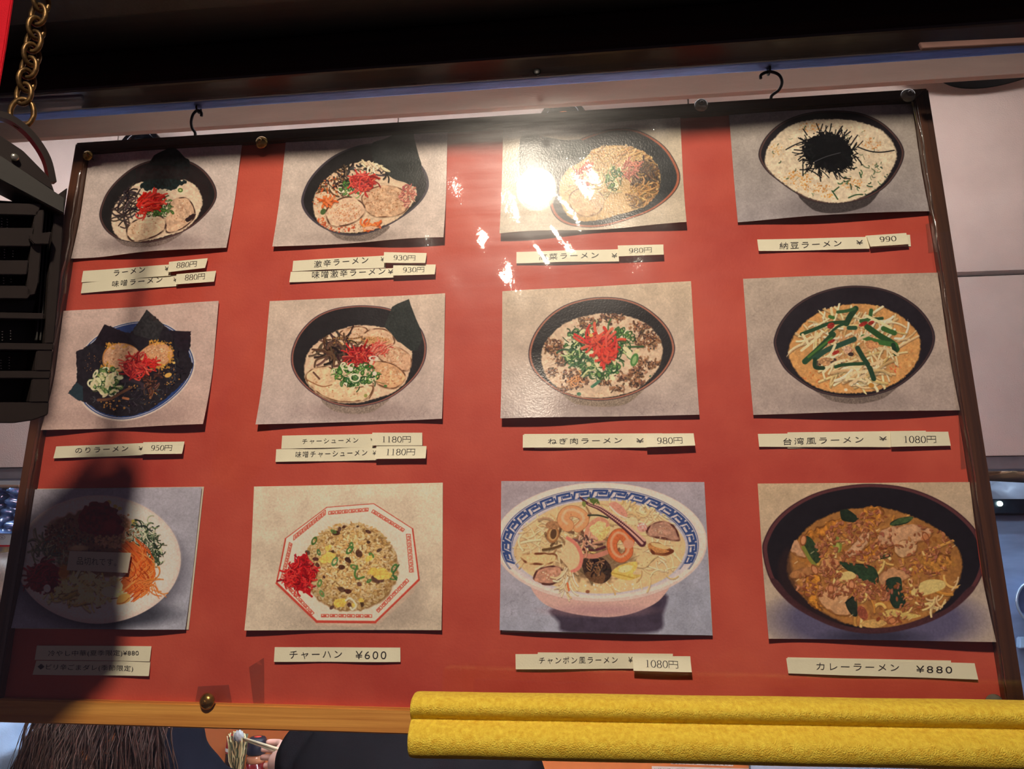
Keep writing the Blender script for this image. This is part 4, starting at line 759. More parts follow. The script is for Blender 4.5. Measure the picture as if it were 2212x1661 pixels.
PICS = [  # painter, picture origin and scale
    (pic_plain, 150, 290, 4.745), (pic_spicy, 580, 270, 4.745), (pic_takana, 1070, 230, 4.614), (pic_natto, 1570, 220, 4.608),
    (pic_nori, 80, 640, 4.488), (pic_pork, 550, 620, 4.258), (pic_negi, 1070, 600, 4.259), (pic_taiwan, 1590, 590, 4.153),
    (pic_cold, 20, 1030, 4.489), (pic_fried, 530, 1030, 4.052), (pic_champon, 1070, 1030, 4.49), (pic_curry, 1620, 1030, 3.69)]
# ---------------------------------------------------------------- structure: the eaves, window and room
def struct(o): o['kind'] = 'structure'; return o
M_HEAD = wood('dark_header_wood', (44, 36, 36), (22, 18, 19), 0, .5, .5)
M_HEAD2 = wood('brown_window_frame', (52, 30, 24), (26, 15, 14), 0, .4, .5)
M_EAVE = mat('eaves_board', (70, 68, 64), .5, var=.3, vs=12, bump=.3, bs=80)
XL, XR = -2.4, 3.6
hd = struct(empty('trim_1', (.5, -.055, .63 + OZ)))                     # window head, seen from below
box('head_frame', (XL, -.066, .624 + OZ), (XR, -.034, .80 + OZ), M_HEAD2, hd, .003)
box('plank', (XL, -.1135, .668 + OZ), (XR, -.067, .80 + OZ), M_HEAD, hd, .002)
box('plank', (XL, -.188, .664 + OZ), (XR, -.115, .80 + OZ), M_EAVE, hd, .002)
scw = lathe('screw', [(.0, 0), (.0035, .0), (.004, -.0012), (.0025, -.0022), (0, -.0022)], at(1160, 157, -.066) , MB, hd, 16, (0, 1, 0), cap=False)
for pts_, c_ in (([(-60, 214), (176, 203), (176, 213), (-60, 225)], (104, 100, 112)), ([(1986, 91), (2300, 76), (2300, 88), (1992, 104)], (118, 86, 78))):
    prism('lit_strip', [at(x, y, -.0685) for x, y in pts_], .0035, mat('lit_strip_tone', c_, .6, var=.15), hd, .0004)  # lit stretches of the head's wood, put in as paler strips
ev = struct(empty('trim_2', (.5, -.9, .92 + OZ)))                       # eaves over the pavement
for i in range(6):
    y0 = -1.95 + i * .29
    box('eaves_plank', (XL, y0, 1.30 + OZ), (XR, y0 + .284, 1.325 + OZ), M_EAVE, ev, .002)
box('fascia', (XL, -.188, .80 + OZ), (XR, -.034, 1.33 + OZ), M_HEAD, ev)
M_RAIL = mat('blue_lit_metal', (124, 152, 218), .28, .7, var=.35, vs=40, stretch=(.4, 3, 3), bump=.2, bs=300)  # dark metal; the blue reflection of the room light is in its base colour
rl = struct(empty('trim_3', (.5, 0, .655 + OZ)))                        # metal bar the board hangs from
box('hanging_bar', (-1.2, -.006, .646 + OZ), (2.4, .008, .660 + OZ), M_RAIL, rl, .002)
M_CREAM = mat('interior_wall_paint', (206, 190, 184), .7, var=.10, vs=9, bump=.5, bs=420)
M_BEIGE = mat('beige_lintel', (186, 160, 144), .6, var=.16, vs=7, stretch=(.5, 4, 4), bump=.3, bs=200)
M_TILE = mat('floor_tile', (120, 84, 66), .5, var=.3, vs=6)
struct(box('floor', (XL, -2.6, -.05), (XR, 4.2, 0), M_TILE))
struct(box('ceiling', (XL, .30, 1.62 + OZ), (XR, 4.2, 1.68 + OZ), mat('ceiling_paint', (214, 206, 200), .8, var=.1)))
bb = struct(box('trim_4', (XL + .02, .46, .945 + OZ), (XR - .02, .472, 1.62 + OZ), M_BEIGE, bev=.002))      # beige lintel
WB = struct(empty('wall_back', (.5, .94, .35 + OZ)))                    # hanging partition over the counter
gz = at(2150, 590, .92).z
xs = [XL + .02, -1.30, -.69, .10, .85, XR - .02]
hz0 = at(2180, 984, .92).z
for i in range(len(xs) - 1):
    box('panel', (xs[i] + .0015, .92, gz + .006), (xs[i + 1] - .0015, .95, 1.62 + OZ), M_CREAM, WB, .0015)
    box('panel', (xs[i] + .0015, .92, hz0), (xs[i + 1] - .0015, .95, gz - .006), M_CREAM, WB, .0015)
box('backing_board', (XL + .02, .951, hz0 + .01), (XR - .02, .97, 1.62 + OZ), mat('dark_backing', (40, 36, 36), .8, var=.2), WB)
box('bottom_edge', (XL + .02, .925, hz0 - .028), (XR - .02, .97, hz0 - .001), mat('grey_edge', (126, 122, 128), .5, .2, var=.2), WB, .002)
M_FAR = mat('far_wall', (150, 150, 160), .6, var=.2, vs=5)
struct(box('wall_rear', (XL, 3.9, 0), (XR, 4.0, 1.62 + OZ), M_FAR))
struct(box('wall_left', (XL - .1, -.034, 0), (XL, 4.2, 1.62 + OZ), M_CREAM)); struct(box('wall_right', (XR, -.034, 0), (XR + .1, 4.2, 1.62 + OZ), M_CREAM))
fw = struct(empty('wall_front', (.5, -.05, 0)))
box('low_wall', (XL, -.055, 0), (XR, .03, .62), M_HEAD, fw, .004); box('sill', (XL, -.070, .62), (XR, .06, .65), M_HEAD2, fw, .004)
# the window pane in front of the board
WIN = struct(empty('window_1', (.5, -.04, .66)))
M_GLASS = clear('window_glass', .0, 1.50, boost=1.0, dirt=.013, dscale=(6, 30, 60), dr=.30)
box('pane', (-1.6, -.043, .652), (3.0, -.039, .6225 + OZ), M_GLASS, WIN)
for x in (-1.64, 3.0): box('jamb', (x, -.066, .652), (x + .04, -.02, .6225 + OZ), M_HEAD2, WIN, .003)
box('sash', (-1.6, -.066, .652), (3.0, -.046, .69), M_HEAD2, WIN, .003)
# room light: a cool tube batten inside, above the window
def batten(p, L, label, s=1.0, along=(1, 0, 0), col=None):
    t = empty('ceiling_light', p, label, 'lamp', 'cool tube lights of the shop'); p = Vector(p); a = Vector(along)
    b = Vector((-a.y, a.x, 0))
    lo = p - a * L / 2 - b * .05; hi = p + a * L / 2 + b * .05
    box('light_body', (min(lo.x, hi.x), min(lo.y, hi.y), p.z + .03), (max(lo.x, hi.x), max(lo.y, hi.y), p.z + .07), M_CREAM, t, .004)
    tube('light_tube', [p - a * (L / 2 - .03), p + a * (L / 2 - .03)], .016, emit('tube_light', col or ROOM_COL, ROOM_L * s), t, 16)
    for k in (-1, 1):
        q = p + a * k * (L / 2 - .015); box('tube_socket', q - Vector((.015, .015, .02)), q + Vector((.015, .015, .03)), M_CREAM, t, .003)
batten((.55, .12, .93 + OZ), 1.9, 'pale tube light just inside the window head, above the menu board', .05, col=(1.0, .95, .95))
batten((.46, .10, .40 + OZ), .70, 'added short tube light, out of view behind the menu board, brightening the wall panels', 1.0, col=(.92, .95, 1.0))  # added tube, unseen behind the board, to lift the panels and the customers' backs
batten((-.45, .60, 1.13 + OZ), 2.1, 'cool tube light between the lintel and the wall panels', .13, col=(.97, .95, .97))
t = empty('bulb_lamp', (1.40, .53, 1.10 + OZ), 'small bare bulb behind the lintel, beside the black pendant shade', 'lamp')
lathe('bulb', [(0, -.026), (.014, -.022), (.024, -.008), (.024, .006), (.014, .022), (.010, .034)], (1.40, .53, 1.10 + OZ), emit('bulb_light', (1.0, .95, .92), 150.0), t, 24)
lathe('bulb_socket', [(.0, .034), (.013, .035), (.014, .07), (.004, .075), (0, .075)], (1.40, .53, 1.10 + OZ), MB, t, 20); tube('bulb_cord', [(1.40, .53, 1.175 + OZ), (1.40, .53, 1.62 + OZ)], .003, MB, t)
batten((.0, 1.05, .80 + OZ), 3.0, 'cool tube light hidden behind the wall panels, over the counter', .42, col=(.80, .90, 1.0))
batten((1.75, 1.15, 1.50 + OZ), 1.3, 'cool tube light at the right of the kitchen, before the steel cabinet', 1.6)

# ---------------------------------------------------------------- the menu board
M_RED = mat('red_board_paper', (212, 94, 74), .62, spec=.3, var=.20, vs=7, dark=(188, 64, 52), bump=.12, bs=500)
M_WOODH = wood('stained_wood_lying', (76, 44, 30), (38, 22, 17), 0); M_WOODV = wood('stained_wood_upright', (92, 54, 34), (48, 28, 20), 2)
M_WOODB = wood('worn_bare_wood', (246, 178, 86), (190, 114, 42), 0, .5)
BD = empty('menu_board', (BW / 2, 0, OZ), 'large wood-framed red menu board with dish photographs, hanging behind the window pane', 'menu board')
RW = .0205; RS = .0145; RT = .0125    # widths of the lower, side and top rails
box('backing', (.004, YP + .0003, .004 + OZ), (BW - .004, YP + .006, BH - .004 + OZ), M_RED, BD)
# the paper itself bulges a little: a fine grid
def ripple(x, z, k=1.0):
    return k * (.0005 * np.sin(11 * x + 3 * z + 1) + .0004 * np.sin(23 * x - 9 * z) + .0003 * np.sin(37 * z + 5 * x))
nx, nz = 120, 80
gx = np.linspace(RS - .003, BW - RS + .003, nx); gzz = np.linspace(RW - .003, BH - RT + .003, nz); GX, GZ = np.meshgrid(gx, gzz)
V = np.stack([GX, YP - .0008 + ripple(GX, GZ, .55) + .0002 * np.sin(60 * GX + 20 * np.sin(7 * GZ)), GZ + OZ], -1).reshape(-1, 3)
F = [(j * nx + i, j * nx + i + 1, (j + 1) * nx + i + 1, (j + 1) * nx + i) for j in range(nz - 1) for i in range(nx - 1)]
mesh('red_paper', [tuple(v) for v in V], F, M_RED, BD, smooth=True)
def rail(name, a, b, c, d, m):
    """mitred frame rail: outer edge a-b, inner edge c-d (x, z)"""
    y0, y1 = -.0005, .026; V = []
    for y in (y0, y1): V += [(a[0], y, a[1] + OZ), (b[0], y, b[1] + OZ), (d[0], y, d[1] + OZ), (c[0], y, c[1] + OZ)]
    bm = bmesh.new(); vs = [bm.verts.new(v) for v in V]
    for f in ((0, 1, 2, 3), (7, 6, 5, 4), (0, 4, 5, 1), (1, 5, 6, 2), (2, 6, 7, 3), (3, 7, 4, 0)): bm.faces.new([vs[i] for i in f])
    bmesh.ops.recalc_face_normals(bm, faces=bm.faces); bmesh.ops.bevel(bm, geom=list(bm.edges), offset=.0012, segments=2, affect='EDGES')
    return from_bm(name, bm, m, BD)
g = .0002
rail('frame_rail', (0, BH), (BW, BH), (RS, BH - RT), (BW - RS, BH - RT), M_WOODH)
o = rail('frame_rail', (0, 0), (BW, 0), (RS, RW), (BW - RS, RW), M_WOODB); o['label'] = 'bare worn orange wood lower rail'
rail('frame_rail', (0, g), (0, BH - g), (RS, RW + g), (RS, BH - RT - g), M_WOODV)
rail('frame_rail', (BW, g), (BW, BH - g), (BW - RS, RW + g), (BW - RS, BH - RT - g), M_WOODV)

# ---------------------------------------------------------------- the twelve photographs
def print_mat(name, img):
    m = bpy.data.materials.new(name); m.use_nodes = True; nt = m.node_tree; b = nt.nodes['Principled BSDF']
    ti = N(nt, 'ShaderNodeTexImage'); ti.image = img; ti.extension = 'EXTEND'; uv = N(nt, 'ShaderNodeUVMap'); uv.uv_map = 'UVMap'
    nt.links.new(uv.outputs[0], ti.inputs[0]); nt.links.new(ti.outputs[0], b.inputs['Base Color'])
    b.inputs['Roughness'].default_value = .25; b.inputs['Specular IOR Level'].default_value = .20
    tc = N(nt, 'ShaderNodeTexCoord'); no = N(nt, 'ShaderNodeTexNoise', i_Scale=520.0, i_Detail=2.0); nt.links.new(tc.outputs['Object'], no.inputs['Vector'])
    bp = N(nt, 'ShaderNodeBump', i_Strength=.26, i_Distance=.0006); nt.links.new(no.outputs['Fac'], bp.inputs['Height']); nt.links.new(bp.outputs[0], b.inputs['Normal'])
    return m
DISH = [  # corner pixels TL TR BR BL, label
    ((192, 333), (526, 313), (494.6, 539.7), (157, 563), 'photo print of pale ramen with red ginger and two pork slices, top left corner'),
    ((620, 306), (968, 276), (962, 521), (594, 538), 'photo print of chilli-speckled ramen with two round pork slices and nori'),
    ((1088, 254), (1467, 236), (1480, 489), (1081, 512), 'photo print of greens ramen half hidden by the lamp reflection'),
    ((1572, 230), (1983, 214), (2019, 461), (1592, 484), 'photo print of creamy ramen under a heap of black shredded nori'),
    ((139, 674.5), (477, 653), (450, 919.6), (94.5, 932), 'photo print of ramen ringed by black nori sheets, left column'),
    ((586, 653), (963, 636), (957.5, 907), (561, 920), 'photo print of ramen with many pork slices, brown mushrooms and green onion'),
    ((1086, 632), (1492, 609), (1508.6, 898), (1083.6, 907.6), 'photo print of minced pork ramen topped with leek and red ginger'),
    ((1604, 604), (2045, 591), (2086.5, 888.6), (1625, 898), 'photo print of orange ramen with bean sprouts and green chives'),
    ((72, 1058), (440, 1053), (406.5, 1358.6), (28, 1355), 'photo print of chilled noodles with carrot shreds on a white plate'),
    ((552.7, 1051.7), (957.7, 1043), (956.5, 1359.5), (537, 1359.5), 'photo print of fried rice in an octagonal red-rimmed bowl'),
    ((1084, 1040), (1520, 1042), (1537, 1371), (1080.7, 1359.6), 'photo print of seafood noodles in a blue-patterned white bowl'),
    ((1635.4, 1045), (2111, 1042), (2136, 1383), (1656.6, 1377.7), 'photo print of curry ramen in a dark brown bowl, bottom right')]
PX_M = 2900.0
GAIN = 1.32
CLX0, CLX1, CLZ0, CLZ1 = RS + .0006, BW - RS - .0006, RW + .0006, BH - RT - .0006
def clampq(q): return [(min(max(x, CLX0), CLX1), min(max(z, CLZ0), CLZ1)) for x, z in q]
def sheet(name, quad, depth, n, m, parent=None, uv=True, thick=.00025):
    """a paper sheet over a quad of the board (TL TR BR BL in x, z); depth(u, v, x, z) = how far it stands off the board"""
    nu, nv = n; u, v = np.meshgrid(np.linspace(0, 1, nu), np.linspace(0, 1, nv))       # v = 0 top
    q = np.array(quad); P = ((1 - u) * (1 - v))[..., None] * q[0] + (u * (1 - v))[..., None] * q[1] + (u * v)[..., None] * q[2] + ((1 - u) * v)[..., None] * q[3]
    d = depth(u, v, P[..., 0], P[..., 1])
    A = np.stack([P[..., 0], YP - d, P[..., 1] + OZ], -1).reshape(-1, 3); B = A + np.array([0, thick, 0])
    idx = lambda i, j: j * nu + i; n0 = nu * nv
    F = [(idx(i, j), idx(i, j + 1), idx(i + 1, j + 1), idx(i + 1, j)) for j in range(nv - 1) for i in range(nu - 1)]
    nf = len(F)
    F += [(n0 + f[3], n0 + f[2], n0 + f[1], n0 + f[0]) for f in F[:nf]]
    ring = [idx(i, 0) for i in range(nu)] + [idx(nu - 1, j) for j in range(1, nv)] + [idx(i, nv - 1) for i in range(nu - 2, -1, -1)] + [idx(0, j) for j in range(nv - 2, 0, -1)]
    n1 = 2 * n0; m1 = len(ring); E = np.concatenate([A[ring], B[ring]])
    for k in range(m1): F.append((n1 + k, n1 + (k + 1) % m1, n1 + m1 + (k + 1) % m1, n1 + m1 + k))
    o = mesh(name, [tuple(p) for p in np.concatenate([A, B, E])], F, m, parent, smooth=True)
    me = o.data
    if uv:
        l = me.uv_layers.new(name='UVMap'); vi = np.empty(len(me.loops), np.int32); me.loops.foreach_get('vertex_index', vi)
        U = np.stack([u, 1 - v], -1).reshape(-1, 2); U = np.concatenate([U, U, U[ring], U[ring]]); l.data.foreach_set('uv', U[vi].astype(np.float32).ravel())
    return o
def paper_depth(seed, base, amp, lift):
    r = random.Random(seed); p = [r.uniform(0, 6.3) for _ in range(4)]; f1 = r.uniform(26, 34); f2 = r.uniform(44, 60)
    def d(u, v, x, z):
        e = np.clip(np.abs(v - .5) * 2, 0, 1)
        w1 = .5 + .5 * np.sin(f1 * x + p[0] + .8 * np.sin(9 * x + p[2])); w2 = .5 + .5 * np.sin(f2 * x + p[1] + 8 * z)
        return base + amp * (.65 * w1 + .35 * w2) * (.3 + .7 * e) + lift * np.clip((v - .55) / .45, 0, 1) ** 1.6 * (.35 + .65 * w1) + .0003 * np.sin(31 * z + p[3])
    return d
M_PAPER = mat('white_card_paper', (226, 216, 196), .6, var=.06, vs=20, bump=.1, bs=600)
for i, (tl, tr, br, bl, lab) in enumerate(DISH):
    q = clampq([bxz(*c) for c in (tl, tr, br, bl)]); qa = np.array(q)
    W = int(np.linalg.norm(qa[2] - qa[3]) * PX_M); H = int(np.linalg.norm(qa[3] - qa[0]) * PX_M)
    u, v = np.meshgrid((np.arange(W) + .5) / W, (np.arange(H) + .5) / H)
    P = ((1 - u) * (1 - v))[..., None] * qa[0] + (u * (1 - v))[..., None] * qa[1] + (u * v)[..., None] * qa[2] + ((1 - u) * v)[..., None] * qa[3]
    px, py = to_px(P[..., 0], P[..., 1]); f, ox, oy, sc = PICS[i]
    a = Art((px - ox) * sc, (py - oy) * sc, i + 1, sc); f(a); im = a.final()
    im = np.clip(lin(im) * GAIN, 0, .92); im = np.where(im <= .0031308, im * 12.92, 1.055 * im ** (1 / 2.4) - .055)
    buf = np.ones((H, W, 4), np.float32); buf[..., :3] = im[::-1]
    img = bpy.data.images.new('dish_picture', W, H); img.pixels.foreach_set(buf.ravel()); img.update(); img.pack()
    o = sheet('photo_print', q, paper_depth(40 + i, .0019 if i not in (8, 10) else .0028, .0026, .0062 if i not in (8, 9, 10) else .0036), (46, 34), print_mat('photo_paper', img))
    tag(o, lab, 'photo print', 'dish photographs on the menu board')
# older prints left beneath two of the photographs
for q, lab in ((((76, 1056), (442.5, 1051.5), (410, 1359.5), (36, 1357.5)), 'older white print peeking out on the right under the chilled noodle photo'),
               (((1088, 1043), (1521, 1044.5), (1538.5, 1373), (1085, 1365)), 'older white print peeking out below the seafood noodle photo')):
    o = sheet('under_print', clampq([bxz(*c) for c in q]), lambda u, v, x, z: .0017 + .0004 * v + ripple(x, z, .2), (24, 16), M_PAPER, uv=False); tag(o, lab, 'photo print')

# ---------------------------------------------------------------- caption strips, price tags and their lettering
M_STRIP = mat('cream_label_paper', (248, 242, 214), .55, var=.05, vs=30, bump=.08, bs=700)
M_INK = mat('black_ink', (30, 28, 30), .6)
M_INKG = mat('dark_grey_ink', (52, 48, 48), .6)
_fc = {}
def font_mesh(s, thin=-.006, space=1.25):
    k = (s, thin, space)
    if k not in _fc:
        c = bpy.data.curves.new('lettering', 'FONT'); c.body = s; c.resolution_u = 3; c.offset = thin; c.space_character = space
        o = bpy.data.objects.new('lettering', c); COL.objects.link(o); bpy.context.view_layer.update()
        me = bpy.data.meshes.new_from_object(o.evaluated_get(bpy.context.evaluated_depsgraph_get()))
        V = np.array([v.co[:2] for v in me.vertices]); Fc = [tuple(p.vertices) for p in me.polygons]
        bpy.data.objects.remove(o); bpy.data.curves.remove(c); bpy.data.meshes.remove(me); _fc[k] = (V, Fc)
    return _fc[k]
def stroke_quads(pts, ws, closed):
    p = np.array(pts, float); n = len(p); V = []; F = []
    for i in range(n):
        d = (p[(i + 1) % n] - p[i - 1]) if closed else p[min(i + 1, n - 1)] - p[max(i - 1, 0)]
        d /= np.hypot(*d) + 1e-9; nn = np.array([-d[1], d[0]]) * ws[i] / 2; V += [p[i] + nn, p[i] - nn]
    for i in range(n if closed else n - 1):
        j = (i + 1) % n; F.append((2 * i, 2 * i + 1, 2 * j + 1, 2 * j))
    return V, F
def serif_digit(ch):
    """slim book-face figures in a .5 x 1 cell: thick sides, thin tops"""
    thin, thick = .035, .085; out = []
    def el(cx, cy, rx, ry, t0=0, t1=360, n=28):
        cl = t1 - t0 >= 360; m = n if cl else n + 1
        T = [math.radians(t0 + (t1 - t0) * i / n) for i in range(m)]
        out.append(stroke_quads([(cx + rx * math.cos(t), cy + ry * math.sin(t)) for t in T], [thin + (thick - thin) * abs(math.cos(t)) for t in T], cl))
    def ln(a, b, w0, w1=None): out.append(stroke_quads([a, b], [w0, w1 or w0], False))
    if ch == '0': el(.25, .5, .2, .48)
    elif ch == '8': el(.25, .74, .165, .24); el(.25, .25, .195, .25)
    elif ch == '9': el(.24, .68, .18, .3); el(.20, .52, .225, .50, -78, 25, 14); out.append(stroke_quads([(.245, .03), (.16, .015), (.09, .06)], [.03, .04, .085], False))
    elif ch == '1': ln((.26, .02), (.26, .98), thick); ln((.26, .98), (.12, .88), .03, .03); ln((.12, .015), (.40, .015), .03)
    elif ch == '3': el(.22, .73, .17, .25, -80, 150, 18); el(.22, .25, .205, .26, -150, 85, 20); ln((.2, .5), (.28, .5), .03)
    elif ch == '5': ln((.12, .95), (.40, .95), .05); ln((.125, .96), (.105, .52), .035); el(.21, .31, .2, .30, -140, 130, 22)
    V = []; F = []
    for v, f in out:
        F += [tuple(i + len(V) for i in q) for q in f]; V += list(v)
    return np.array(V), F
def price_mesh(s):
    V = []; F = []; x = 0.0
    for ch in s:
        if ch == '円':
            v, f = font_mesh(ch, -.012, 1.0); v = v.copy(); v -= v.min(0); v *= (.86 / v[:, 0].max(), 1.0 / v[:, 1].max()); adv = .92; v = v + (x + .02, 0)
        else: v, f = serif_digit(ch); v = v + (x, 0); adv = .54
        F += [tuple(i + len(V) for i in q) for q in f]; V += [tuple(q) for q in v]; x += adv
    return np.array(V), F
def lettering(data, p0, p1, hpx, depth_fn, parent, m, quad):
    """letters laid on a paper strip: baseline p0-p1 and cap height hpx in photograph pixels"""
    V, F = data; V = V - V.min(0); V = V / V.max(0)
    a = np.array(bxz(*p0)); b = np.array(bxz(*p1)); mx, my = (p0[0] + p1[0]) / 2, (p0[1] + p1[1]) / 2
    up = (np.array(bxz(mx, my - hpx)) - np.array(bxz(mx, my)))
    P = a + V[:, :1] * (b - a) + V[:, 1:] * up
    q = np.array(quad); u = np.full(len(P), .5); v = np.full(len(P), .5)
    for _ in range(8):                                     # inverse of the sheet's bilinear map
        f = ((1 - u) * (1 - v))[:, None] * q[0] + (u * (1 - v))[:, None] * q[1] + (u * v)[:, None] * q[2] + ((1 - u) * v)[:, None] * q[3] - P
        du = (1 - v)[:, None] * (q[1] - q[0]) + v[:, None] * (q[2] - q[3]); dv = (1 - u)[:, None] * (q[3] - q[0]) + u[:, None] * (q[2] - q[1])
        det = du[:, 0] * dv[:, 1] - du[:, 1] * dv[:, 0]
        u = u - (f[:, 0] * dv[:, 1] - f[:, 1] * dv[:, 0]) / det; v = v - (du[:, 0] * f[:, 1] - du[:, 1] * f[:, 0]) / det
    d = depth_fn(np.clip(u, 0, 1), np.clip(v, 0, 1), P[:, 0], P[:, 1]) + .00042
    return mesh('lettering', [(P[i, 0], YP - d[i], P[i, 1] + OZ) for i in range(len(P))], F, m, parent)
def strip_depth(seed, base, amp, lift):
    r = random.Random(seed); p = r.uniform(0, 6.3); f = r.uniform(45, 75)
    return lambda u, v, x, z: base + amp * (.5 + .5 * np.sin(f * x + p)) * (.4 + .6 * v) + lift * v ** 1.4
CAP = [  # corners TL TR BR BL | [(text, x0, y0, x1, y1, height)] | label | under-strip corners
    ([(183, 587), (372, 573), (372, 598), (180, 612)], [('ラーメン', 249, 598, 317, 590, 12), ('¥', 360, 588, 369, 587, 10)], 'cream name strip for plain ramen, upper of the pair at top left', None),
    ([(181, 610), (388, 595), (387, 620), (178.5, 635.6)], [('味噌ラーメン', 247, 623, 354, 612, 14), ('¥', 377.6, 611, 386, 610, 10)], 'cream name strip for miso ramen, lower of the pair at top left', None),
    ([(635, 565), (834, 553.5), (834, 580), (633, 588)], [('激辛ラーメン', 681, 581, 797, 570, 15), ('¥', 824, 567, 832, 566, 10)], 'cream name strip for very hot ramen, upper one below the chilli ramen photo', None),
    ([(630, 589), (854, 581), (854, 602), (628, 612.5)], [('味噌激辛ラーメン', 676, 604, 834, 595.6, 16), ('¥', 840, 594.5, 851, 594, 10)], 'cream name strip for miso hot ramen, lower one below the chilli ramen photo', None),
    ([(1116, 546), (1336, 540), (1337, 567), (1116, 571)], [('高菜ラーメン', 1164.7, 565, 1293, 560, 14), ('¥', 1321, 559.5, 1333, 559, 10)], 'cream name strip for pickled greens ramen, glinting under the lamp reflection', None),
    ([(1634.5, 519.5), (1872, 514), (1875, 541), (1637, 545.5)], [('納豆ラーメン', 1682.4, 541, 1815, 535.5, 15), ('¥', 1846.7, 532.5, 1861, 531.4, 10)], 'cream name strip for natto ramen under the shredded nori photo', [(1868, 511), (1964, 508.6), (1966, 533.6), (1872, 537)]),
    ([(125, 965), (317, 957.5), (316, 984), (121, 991)], [('のりラーメン', 168, 980, 280.5, 975, 12), ('¥', 304, 974, 314, 974, 9)], 'cream name strip for nori ramen at the left edge', None),
    ([(611.5, 941.7), (809, 938), (809, 966.4), (610, 970)], [('チャーシューメン', 655.7, 960.5, 775.5, 957, 11), ('¥', 802, 953, 808, 953, 6)], 'cream name strip for pork slice noodles, upper of its pair', None),
    ([(599, 971), (817, 966.4), (817, 995), (598.6, 998.6)], [('味噌チャーシューメン', 641.6, 990, 795.4, 985, 14), ('¥', 807.6, 984, 815, 984, 10)], 'cream name strip for miso pork slice noodles, lower of its pair', None),
    ([(1130, 940), (1397, 938), (1397, 968), (1130, 968)], [('ねぎ肉ラーメン', 1184, 961, 1343.5, 958, 13), ('¥', 1374, 958, 1390, 958, 10)], 'cream name strip for leek and meat ramen', [(1132, 938), (1430, 936.5), (1430, 966), (1156, 970)]),
    ([(1636, 938), (1921, 934), (1921, 967), (1638, 966)], [('台湾風ラーメン', 1690, 962, 1862, 957.5, 15), ('¥', 1896, 953, 1912.7, 953, 9)], 'cream name strip for the bean sprout ramen, right column', [(1700, 934.5), (1998, 931), (1998, 964), (1700, 969)]),
    ([(84, 1393.6), (330.6, 1395), (328, 1427.5), (81, 1424)], [('冷やし中華(夏季限定)¥880', 110, 1418, 304, 1417, 14)], 'cream name strip for chilled summer noodles, upper strip at bottom left', None),
    ([(82, 1426), (328, 1428), (327, 1458.7), (75.6, 1456)], [('◆ピリ辛ごまダレ(季節限定)', 86, 1446.5, 292, 1450.5, 14)], 'cream strip starting with a black diamond, lower strip at bottom left', None),
    ([(596, 1397), (866, 1398), (867, 1428.6), (596, 1428)], [('チャーハン', 628.7, 1422, 741, 1421, 17), ('¥600', 770.6, 1422, 837, 1422, 17)], 'cream name strip for fried rice reading 600 yen', None),
    ([(1114, 1412), (1369, 1411), (1369, 1443), (1115, 1444)], [('チャンポン風ラーメン', 1165, 1432.5, 1334, 1431.6, 15), ('¥', 1357, 1430, 1366, 1430, 12)], 'cream name strip for the seafood noodles', [(1162, 1408.5), (1453, 1411.5), (1453, 1441), (1162, 1440)]),
    ([(1697, 1421), (2102, 1431.5), (2107.7, 1466), (1701, 1453)], [('カレーラーメン', 1760.7, 1445, 1939, 1448.3, 15), ('¥880', 1976, 1451.5, 2053, 1453, 15)], 'long cream name strip for curry ramen at bottom right', [(1700, 1419), (2052, 1426), (2052, 1458), (1702, 1450)]),
]
for i, (cs, runs, lab, und) in enumerate(CAP):
    q = clampq([bxz(*c) for c in cs]); dfn = strip_depth(100 + i, .0019, .0016, .0008 if i not in (0, 2, 7, 11) else .0001)
    t = empty('name_strip', (sum(p[0] for p in q) / 4, YP - .001, sum(p[1] for p in q) / 4 + OZ), lab, 'name strip', 'dish name strips on the menu board')
    pp_ = sheet('paper', q, dfn, (60, 12), M_STRIP, t, uv=False)
    if und: sheet('paper_below', clampq([bxz(*c) for c in und]), lambda u, v, x, z: .0017 + 0 * u, (6, 3), M_STRIP, t, uv=False)
    for s, x0, y0, x1, y1, h in runs:
        lettering(font_mesh(s, -.004 if h > 11 else -.008, 1.25 if len(s) < 11 else 1.05), (x0, y0), (x1, y1), h, dfn, pp_, M_INK, q)
